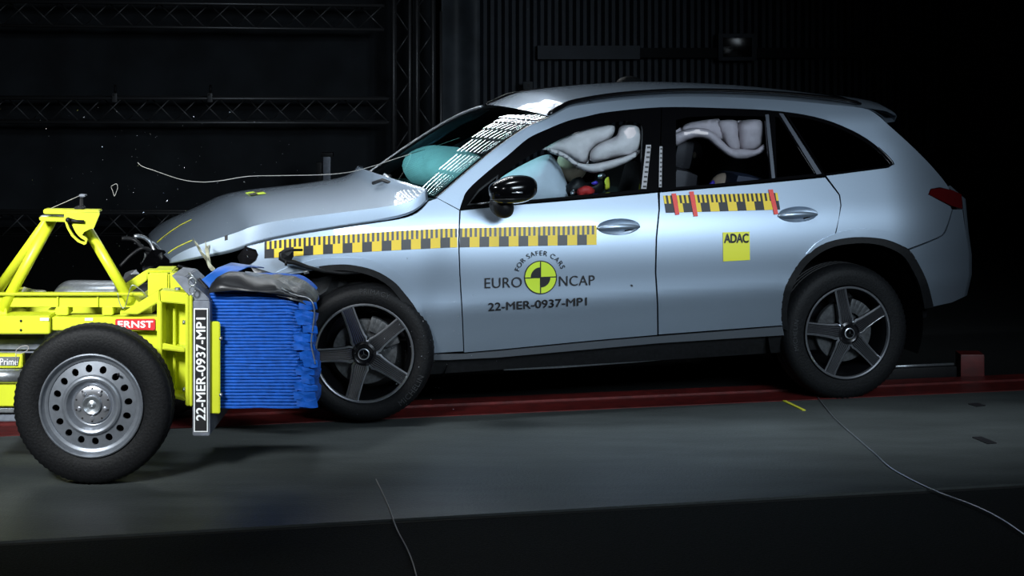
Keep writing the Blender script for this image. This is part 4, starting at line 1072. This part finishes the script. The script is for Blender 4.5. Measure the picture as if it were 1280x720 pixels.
# struts
tube('tube_strut', [P(2, 388, YP + .06), P(66, 272, YP + .12)], .026, Y, tro, 24)
tube('tube_strut', [P(-24, 392, YP + .75), P(60, 276, YP + .30)], .026, Y, tro, 24)
tube('tube_strut', [P(108, 284, YP + .10), P(164, 378, YP + .06)], .0245, Y, tro, 24)
tp('bracket_top_plate', [(54, 261.5), (124, 262.8), (124, 265.8), (80, 265.8), (54, 264.8)], YP + .02, .07)
tp('bracket_top_bar', [(54, 262.5), (82, 263), (82, 268), (54, 267.5)], YP + .015, .10)
tp('bracket_lower_bar', [(48, 271.5), (82, 272.5), (82, 277.5), (50, 276.5)], YP + .015, .09)
tp('bracket_inner_bar', [(50, 269.5), (82, 270), (82, 271.5), (50, 271.5)], YP + .06, .05, M['steel'])
br_out = [(80, 265.8), (124.2, 265.8), (124.2, 268), (117, 285.5), (112, 286.5), (105, 290), (102.5, 294), (108, 297.5), (109.2, 299), (107.5, 305), (105, 306), (97, 302.5), (89, 295), (83.5, 285), (80.5, 276)]
slot = cv([(82.5, 274.5), (85, 272.8), (88, 274.2), (90, 281), (95, 291), (101, 297.5), (106.2, 300.5), (105.2, 302.5), (99, 300.5), (92, 294), (86.5, 285)], 3)
v, F_ = tri(br_out, [slot], 3, 2)
def plate_fn(y): return lambda a, b: P(a, b, y)
pv, pf = surf_mesh(v, F_, plate_fn(YP - .01), .016); fixnormals(pyobj('bracket_plate', pv, pf, Y, tro, ang=40))
tube('bracket_pin', [P(85, 274.8, YP - .022), P(95, 276.5, YP - .022), P(105, 277, YP - .022)], [.011, .007, .007], M['black'], tro, 10)
tube('pin_knob', [P(85, 274.8, YP - .04), P(85, 274.8, YP - .0)], .012, M['black'], tro, 14)
tp('sensor_post', [(99.5, 247), (103, 246), (103.5, 261.5), (99, 261.5)], YP + .06, .02, M['black'])
tp('sensor_cap', [(98, 243), (107, 244), (106.5, 246), (98.5, 246.5)], YP + .05, .05, M['grayplate'])
tp('sensor_clamp', [(92, 259), (98, 257.5), (104, 259), (104, 262), (92, 262)], YP + .04, .06, M['black'])
tube('tie_wire', [P(60, 262, YP + .06), P(100, 244.5, YP + .06)], .0016, M['wire'], tro, 6)
# grey plate, number strip, yellow clamp plate
tp('mounting_plate', [(240.5, 376), (262, 376), (262, 545), (240.5, 545)], YK - .075, .6, M['grayplate'])
tp('mounting_plate_top', [(214, 344), (232, 346), (260, 372), (262, 376), (241, 376)], YK - .06, .3, M['grayplate'], label='grey creased top of the mounting plate')
pl = tp('number_board', [(242.2, 385.6), (259.8, 385.6), (259.8, 540), (242.2, 540)], YK - .081, .005, M['white'], 0)
tp('number_board_face', [(243.6, 387), (258.4, 387), (258.4, 538.6), (243.6, 538.6)], YK - .083, .003, M['blackprint'], 0, par=pl)
vs, fs = text_mesh('22-MER-0937-MP1', 1, 0, 1.0); q2, fs = embolden([(q.x, q.y) for q in vs], fs, .022); vs = [Vector((a, b_, 0)) for a, b_ in q2]; nb = len(vs) // 5
ax = min(p.x for p in vs); bx_ = max(p.x for p in vs); ay = min(p.y for p in vs); by = max(p.y for p in vs)
fixnormals(pyobj('board_lettering', [P(257 - 12 * (p.y - ay) / (by - ay), 526 - 129 * (p.x - ax) / (bx_ - ax), YK - .085 - .0004 * (k_ // nb)) for k_, p in enumerate(vs)], fs, M['white'], pl, smooth=False))
tp('clamp_plate', [(261, 402), (273.5, 402), (275, 404), (275, 517), (261, 517)], YK - .05, .012)
for y in (423, 493.5): tube('clamp_bolt', [P(274, y, YK - .04), P(278, y, YK - .04)], .009, M['steel'], tro, 8)
tube('lifting_ring', [P(240.5 + 4.6 * math.cos(a), 352 + 5.2 * math.sin(a), YK - .12 + .0) for a in [2 * math.pi * k / 20 for k in range(21)]], .0035, M['steel'], tro, 6)
tube('lifting_ring', [P(240.5 + 3.6 * math.cos(a), 362.5 + 4.8 * math.sin(a), YK - .10) for a in [2 * math.pi * k / 20 for k in range(21)]], .003, M['steel'], tro, 6)
tube('lifting_screw', [P(242, 346, YK - .11), P(236, 341, YK - .09)], .004, M['steel'], tro, 6)
# maker's sign
sg = tp('maker_sign', [(144, 399.8), (145.5, 398.8), (192.5, 398.6), (194, 399.8), (194, 411.5), (192, 413), (146, 411), (144, 409.5)], YP - .008, .006, M['red'], .001)
pts, fs = fit_text('ERNST', 147.6, 191, 401.4, 409.4, 0, 1.05); pts, fs = embolden(pts, fs, .45); nb = len(pts) // 5
fixnormals(pyobj('sign_lettering', [P(a, b, YP - .0095 - .0004 * (k_ // nb)) for k_, (a, b) in enumerate(pts)], fs, M['white'], sg, smooth=False))
dp = tp('side_banner', [(-40, 446), (24, 446), (22, 457), (-40, 457)], YP + .024, .004, M['steel'], 0)
pts, fs = fit_text('Prime', 0, 22, 448, 456.5, .0, 1.0)
fixnormals(pyobj('banner_lettering', [P(a, b, YP + .022) for a, b in pts], fs, M['white'], dp, smooth=False))
tube('cable_loop', [P(28 + 8 * math.cos(a) , 437 + 4.2 * math.sin(a) - 2.4 * math.cos(a), YP - .04) for a in [2 * math.pi * k / 24 for k in range(25)]], .002, M['wire'], tro, 6)
tube('cable_tail', [P(20, 441, YP - .04), P(20, 447, YP - .03), P(21, 458, YP - .01)], .002, M['wire'], tro, 6)
tube('thin_cable', catmull([P(*p, YP + .0) for p in [(147, 366), (150, 380), (156, 384), (164, 358), (173, 360), (182, 368), (184, 376)]], 5), .0022, M['steel'], tro, 6)
# steel wheel with round holes
def steel_wheel(loc, flip=False):
    w_ = lathe('wheel', [(.232, .03), (.233, .0), (.228, -.003), (.224, .0), (.221, .012), (.212, .022), (.205, .024), (.198, .028), (.196, .034)], M['wheelsteel'], tro, n=96)
    w_.location = loc; w_.rotation_euler = (0, 0, math.pi if flip else 0)
    tyre('tyre', w_, .228, .357, .165, 3)
    rim_ = [(.196 * math.cos(2 * math.pi * k / 64), .196 * math.sin(2 * math.pi * k / 64)) for k in range(64)]
    inn = [(.135 * math.cos(2 * math.pi * k / 48), .135 * math.sin(2 * math.pi * k / 48)) for k in range(48)]
    holes = []
    for k in range(16):
        a = R(95 + 22.5 * k); c = (.163 * math.cos(a), .163 * math.sin(a))
        holes.append([(c[0] + .0175 * math.cos(t) * math.cos(a) * 1 - .0155 * math.sin(t) * math.sin(a), c[1] + .0175 * math.cos(t) * math.sin(a) + .0155 * math.sin(t) * math.cos(a)) for t in [2 * math.pi * j / 14 for j in range(14)]])
    v, F_ = tri(rim_, [inn] + holes, .02, .2)
    def fn(a, b):
        r = math.hypot(a, b); return Vector((a, .034 + (-.012) * (.196 - r) / .06, b))
    pv, pf = surf_mesh(v, F_, fn, .012); fixnormals(pyobj('perforated_dish', pv, pf, M['wheelsteel'], w_, ang=40))
    lathe('inner_dish', [(.136, .022), (.130, .010), (.122, .006), (.112, .010), (.104, .024), (.094, .040), (.086, .044)], M['wheelsteel'], w_, n=72)
    lathe('hub_plate', [(.088, .044), (.082, .030), (.074, .026), (.046, .026), (.042, .030)], M['rimsilver'], w_, n=40)
    lathe('hub_cap', [(.0, .020), (.006, .016), (.020, .022), (.030, .014), (.038, .010), (.042, .014), (.043, .034)], M['steel'], w_, n=32)
    lathe('drum', [(.0, .09), (.21, .09), (.215, .2)], M['dark'], w_, n=48)
    for k in range(5):
        a = R(90 + 36 + 72 * k); n_ = lathe('lug_bolt', [(.0, -.006), (.007, -.005), (.0105, .002), (.012, .014)], M['rimsilver'], w_, n=10); n_.location = (.061 * math.cos(a), .022, .061 * math.sin(a))
    for k in range(10):
        a = R(90 + 36 * k); n_ = lathe('small_hole', [(.0, -.0), (.0045, .0005), (.005, .003)], M['blackprint'], w_, n=8); n_.location = (.074 * math.cos(a), .0245, .074 * math.sin(a))
    a = R(49); tube('valve_stem', [(.175 * math.cos(a), .03, .175 * math.sin(a)), (.19 * math.cos(a), -.004, .19 * math.sin(a))], .0055, M['blackprint'], w_, 8)
    return w_
steel_wheel(wc); steel_wheel((wc.x, YP + 1.30, wc.z), True)
tube('axle', [(wc.x, YW + .2, wc.z), (wc.x, YP + 1.2, wc.z)], .04, M['black'], tro, 16)
# honeycomb block: 37 horizontal folded layers, crushed at the right end
p0 = P(262, 511, YK); p1 = P(389, 362, YK); NL = 37; SUB = 4; NX = 70
vs = []; fs = []
rows = NL * SUB
def endx(t):       # right end, ragged
    return p1.x - .012 + .03 * noise.noise(Vector((t * 14, 3, 0))) + (.05 * max(0, (.5 - t)) if t < .5 else -.10 * max(0, t - .90) * 10 * .2)
for j in range(rows + 1):
    t = (j // SUB + (0, .2, .55, .88)[j % SUB]) / NL; z = p0.z + (p1.z - p0.z) * t; xe = endx(t)
    for i in range(NX + 1):
        u = i / NX; x = p0.x + (xe - p0.x) * u
        ph = (j % SUB); d = (-.010, .0, .001, .0)[ph]
        wv = noise.noise(Vector((x * 4, (j // SUB) * .9, 0))) * .003
        cr = 0
        if u > .78:
            q = (u - .78) / .22; cr = .035 * q * abs(noise.noise(Vector((round(u * 18), round(t * 17), 2)))) * 2 + .012 * q * noise.noise(Vector((x * 60, z * 60, 1)))
        y = YK - d + wv + cr + (.03 * max(0, u - .9) * 10 if u > .9 else 0)
        zz = z - .075 * (max(0, u - .72) / .28) ** 2 * t ** 9 + .0025 * noise.noise(Vector((x * 9, t * 37 // 1, 5))) * (1 if u < .78 else 3)
        vs.append((x + (.008 * noise.noise(Vector((t * 60, 9, u))) if u > .8 else 0), y, zz))
n1 = NX + 1
for j in range(rows):
    for i in range(NX): a = j * n1 + i; fs.append((a, a + 1, a + n1 + 1, a + n1))
base = len(vs)
for j in range(rows + 1):      # right end face
    t = j / rows; x, y, z = vs[j * n1 + NX]
    for k, dy in enumerate((.05, .12, .25, .45)): vs.append((x - .02 * (k == 3) + .02 * noise.noise(Vector((dy * 20, t * 25, 4))), y + dy, z))
for j in range(rows):
    a = j * n1 + NX; b = a + n1; c = base + j * 4
    fs.append((a, c, c + 4, b))
    for k in range(3): fs.append((c + k, c + k + 1, c + k + 5, c + k + 4))
tb = len(vs)
for k, dy in enumerate((0, .15, .3, .45, .6)):
    for i in range(NX + 1):
        x, y, z = vs[rows * n1 + i]; vs.append((x, YK + dy if dy else y, z + (.012 * noise.noise(Vector((x * 14, dy * 9, 0))) if dy else 0)))
for k in range(4):
    for i in range(NX): a = tb + k * n1 + i; fs.append((a, a + 1, a + n1 + 1, a + n1))
fixnormals(pyobj('honeycomb_block', vs, fs, M['blue'], tro, smooth=False, kind='stuff', label='blue crushed honeycomb barrier of thin horizontal layers'))
# torn face sheet flaps of the crushed end, each a fold
random.seed(11)
for k in range(13):
    y0 = 378 + k * 10.3 + random.uniform(-2, 2); x0 = random.uniform(366, 378); x1 = random.uniform(390, 397)
    dd = YK - .012 - random.uniform(0, .02)
    shard('crushed_cell_fold', [(x0, y0, dd), (x0 + 8, y0 - 2, dd - .01), (x1, y0 + random.uniform(-2, 3), dd), (x1 + 1, y0 + 9, dd + .01), (x0 + 12, y0 + 10, dd - .008), (x0 + 1, y0 + 8.5, dd)], M['blue'], tro, fn=P, bend=.006, seed=k)
tube('torn_edge_strip', catmull([P(*p, YK - .03) for p in [(352, 360), (362, 366), (374, 370), (384, 372), (391, 379), (393, 392), (391, 410), (389, 430), (392, 445), (394, 455)]], 4), .0035, M['steel'], tro, 6)
# black bumper cover draped over the block
def sheet(nm, rows_, m, par, amp=.006, th=.004, sm=5, fr=18, seed=0):
    R_ = [catmull([P(*p) for p in r], sm) for r in rows_]; n = len(R_[0]); vs = []; fs = []
    for r in R_: vs += [p + noise.noise_vector(p * fr + Vector((seed, 0, 0))) * amp for p in r]
    for j in range(len(R_) - 1):
        for i in range(n - 1): a = j * n + i; fs.append((a, a + 1, a + n + 1, a + n))
    o = pyobj(nm, vs, fs, m, par, ang=50); md = o.modifiers.new('t', 'SOLIDIFY'); md.thickness = th; return o
M['sheen'] = mat('satin_black_cover', (.018, .019, .022), .38, .2)
sheet('bumper_cover', [[(261, 365, -1.060), (280, 364, -1.070), (300, 363, -1.070), (325, 365, -1.070), (350, 368, -1.050), (374, 374, -1.030)],
                       [(261, 361, -1.040), (274, 355, -1.050), (295, 357, -1.050), (320, 360, -1.050), (348, 361, -1.040), (372, 370, -1.020)],
                       [(262, 358, -0.980), (275, 345, -0.990), (298, 346, -0.990), (320, 353, -0.990), (345, 355, -0.980), (370, 366, -0.970)],
                       [(264, 354, -0.900), (282, 341, -0.900), (300, 339.5, -0.900), (318, 346, -0.900), (345, 350, -0.900), (368, 362, -0.900)],
                       [(270, 350, -0.750), (286, 341, -0.750), (304, 340, -0.750), (322, 346, -0.750), (345, 348, -0.750), (368, 358, -0.750)]], M['sheen'], tro, amp=.004)
bf = sheet('barrier_face_sheet', [[(250, 350, -0.920), (262, 361, -0.920), (278, 350, -0.900)], [(262, 342, -0.850), (275, 348, -0.840), (290, 342, -0.820)], [(272, 335, -0.750), (290, 333, -0.740), (310, 333, -0.720)], [(290, 328, -0.600), (305, 330, -0.600), (330, 334, -0.600)]], M['bluesheet'], tro, amp=.004)
sheet('face_sheet_label', [[(246, 349, -0.940), (252, 356, -0.940), (257, 362.5, -0.940)], [(250, 347, -0.935), (256, 354, -0.935), (261, 359.5, -0.935)]], M['blackprint'], tro, amp=0, th=.002)
sheet('torn_cover_flap', [[(300, 352, -0.800), (318, 362, -0.820), (340, 366, -0.820)], [(304, 345, -0.750), (320, 347, -0.750), (345, 352, -0.760)], [(306, 340, -0.600), (330, 342, -0.600), (352, 346, -0.600)]], M['crumple'], tro, amp=.010, seed=4)
sheet('torn_cover_flap', [[(318, 366, -1.035), (340, 368, -1.035), (362, 373, -1.035), (380, 380, -1.03), (391, 392, -1.02)], [(318, 357, -.98), (342, 359, -.98), (364, 364, -.98), (384, 371, -.98), (395, 384, -.97)], [(322, 348, -.80), (346, 348, -.80), (370, 352, -.80), (388, 360, -.80), (399, 372, -.80)], [(326, 343, -.6), (350, 343, -.6), (372, 347, -.6), (390, 356, -.6), (399, 368, -.6)]], M['crumple'], tro, amp=.012, seed=12)
# grey glossy sheet lying on the trolley deck
gs = sheet('deck_sheet', [[(68, 365, -.80), (90, 365.5, -.82), (115, 365.5, -.82), (146, 365.5, -.80)], [(70, 361, -.7), (82, 353, -.7), (115, 352.5, -.7), (148, 353, -.7)], [(74, 356, -.5), (86, 350.5, -.5), (115, 350, -.5), (148, 351, -.5)]], M['steel'], tro, amp=.004)
shard('bent_deck_foil', [(26, 365, -.85), (30, 358, -.85), (36, 361, -.8), (58, 363, -.8), (58, 365.5, -.85)], M['foil'], tro, fn=P, bend=.005)
bpy.context.view_layer.update()
for o in tro.children: o.matrix_parent_inverse = tro.matrix_world.inverted()

# ------------------------------------------------------------------ cables and debris
def wire_thing(nm, pts, r, m, label, sm=8, ground=False, cat='cable'):
    q = [G(*p) + Vector((0, 0, r)) if ground else P(*p) for p in pts]
    return tag(tube(nm, catmull(q, sm), r, m, seg=6), label, cat)
wire_thing('thin_wire', [(172, 203, .1), (178, 208, .1), (195, 214, .1), (225, 224, .15), (250, 227.5, .2), (275, 226, .25), (310, 220.5, .3), (350, 219.5, .4), (400, 218.5, .5), (435, 215.5, .6), (465, 208, .8), (508, 194, 1.0), (545, 182.5, 1.4), (575, 172, 1.45)], .0019, M['wire'], 'long thin pale wire flying over the bonnet toward the windshield')
t = thing('wire_tag', 'small white paper tag on the far windshield pillar by the wire', 'tag', P(513, 203, 1.35)); q = t.location
for nm, pl_ in (('paper', [(509, 200), (515, 197), (518, 203), (513, 207)]), ('tape', [(505, 195), (511, 193.5), (511, 195), (506, 196)])):
    bm = bmesh.new(); f_ = [bm.verts.new(P(a, b, 1.35) - q) for a, b in pl_]; bm.faces.new(f_); o = bmobj(nm, bm, M['white'], t, smooth=False); md = o.modifiers.new('t', 'SOLIDIFY'); md.thickness = .002
wire_thing('wire_loop', [(139, 233, -.2), (142, 231, -.2), (146, 230, -.2), (147, 235, -.2), (145, 241, -.2), (143, 245, -.2), (141, 239, -.2), (139, 234, -.2)], .0015, M['wire'], 'tiny bent wire loop in the air above the trolley bracket', 5)
wire_thing('floor_cable', [(985, 440), (1010, 480), (1040, 520), (1075, 552), (1097, 571), (1115, 587), (1150, 606), (1185, 621), (1215, 632), (1250, 649), (1290, 676)], .004, M['steel'], 'thin dark cable curving over the concrete at lower right', ground=True)
wire_thing('floor_cable', [(470, 600), (484, 630), (496, 662), (508, 685), (516, 705), (524, 735)], .003, M['wire'], 'thin pale cable on the black floor at bottom centre', ground=True)
def floor_strip(nm, a, b, w_, m, label):
    p = G(*a); q = G(*b); d = (q - p).normalized(); n_ = Vector((-d.y, d.x, 0)) * w_ / 2
    bm = bmesh.new(); t_ = [bm.verts.new(v + Vector((0, 0, .005))) for v in (p + n_, p - n_, q - n_, q + n_)]; b_ = [bm.verts.new(v + Vector((0, 0, .0))) for v in (p + n_, p - n_, q - n_, q + n_)]
    bm.faces.new(t_)
    for i in range(4): bm.faces.new((t_[i], t_[(i + 1) % 4], b_[(i + 1) % 4], b_[i]))
    return tag(bmobj(nm, bm, m, smooth=False), label, 'floor tape')
t = thing('floor_rail', 'low dark steel bar lying on the floor behind the rear wheel', 'rail', G(1150, 476, 0))
q0 = G(1085, 475.5); q1 = G(1192, 471); L0 = t.location
bm = bmesh.new(); dd = (q1 - q0); add_box(bm, (q0 + q1) / 2 - L0 + Vector((0, 0, .035)), (dd.length, .09, .07), Matrix.Rotation(math.atan2(dd.y, dd.x), 4, 'Z'), .008); bmobj('bar', bm, M['black'], t, ang=30)
tube('edge_tube', [q0 - L0 + Vector((0, 0, .075)), q1 - L0 + Vector((0, 0, .075))], .008, M['steel'], t, 8)
bm = bmesh.new(); add_box(bm, q1 - L0 + Vector((.10, .02, .07)), (.14, .14, .14), None, .01); bmobj('end_block', bm, M['redfloor'], t, ang=30)
floor_strip('yellow_floor_mark', (980, 501.5), (1005, 513.5), .02, M['yellowmark'], 'short yellow tape mark on the concrete beside the rear wheel')
floor_strip('black_floor_mark', (1221, 547), (1240, 555), .05, M['blackprint'], 'black tape patch on the concrete at lower right')
floor_strip('black_floor_scrap', (1216, 505), (1226, 508), .06, M['blackprint'], 'small black scrap on the concrete near the red line at right')
# small flying fragments
random.seed(5)
bm = bmesh.new()
def frag(p, s):
    v = [bm.verts.new(p + Vector((random.uniform(-s, s), random.uniform(-s, s), random.uniform(-s, s)))) for _ in range(4)]
    for a, b, c in ((0, 1, 2), (0, 2, 3), (0, 3, 1), (1, 3, 2)): bm.faces.new((v[a], v[b], v[c]))
for k in range(150):
    px = random.gauss(210, 130); py = random.uniform(130, 345); 
    if 0 < px < 460: frag(P(px, py, random.uniform(-.9, 1.0)), random.choice((.002, .003, .003, .005)))
for k in range(90): frag(P(random.gauss(520, 45), random.gauss(440, 40), random.uniform(-.25, -.10)), random.choice((.0015, .002, .003, .004)))
tag(bmobj('glass_fragments', bm, M['rimsilver'], smooth=False), 'tiny bright fragments flying around the crushed front of the car', 'debris', kind='stuff')
cleanup_props()
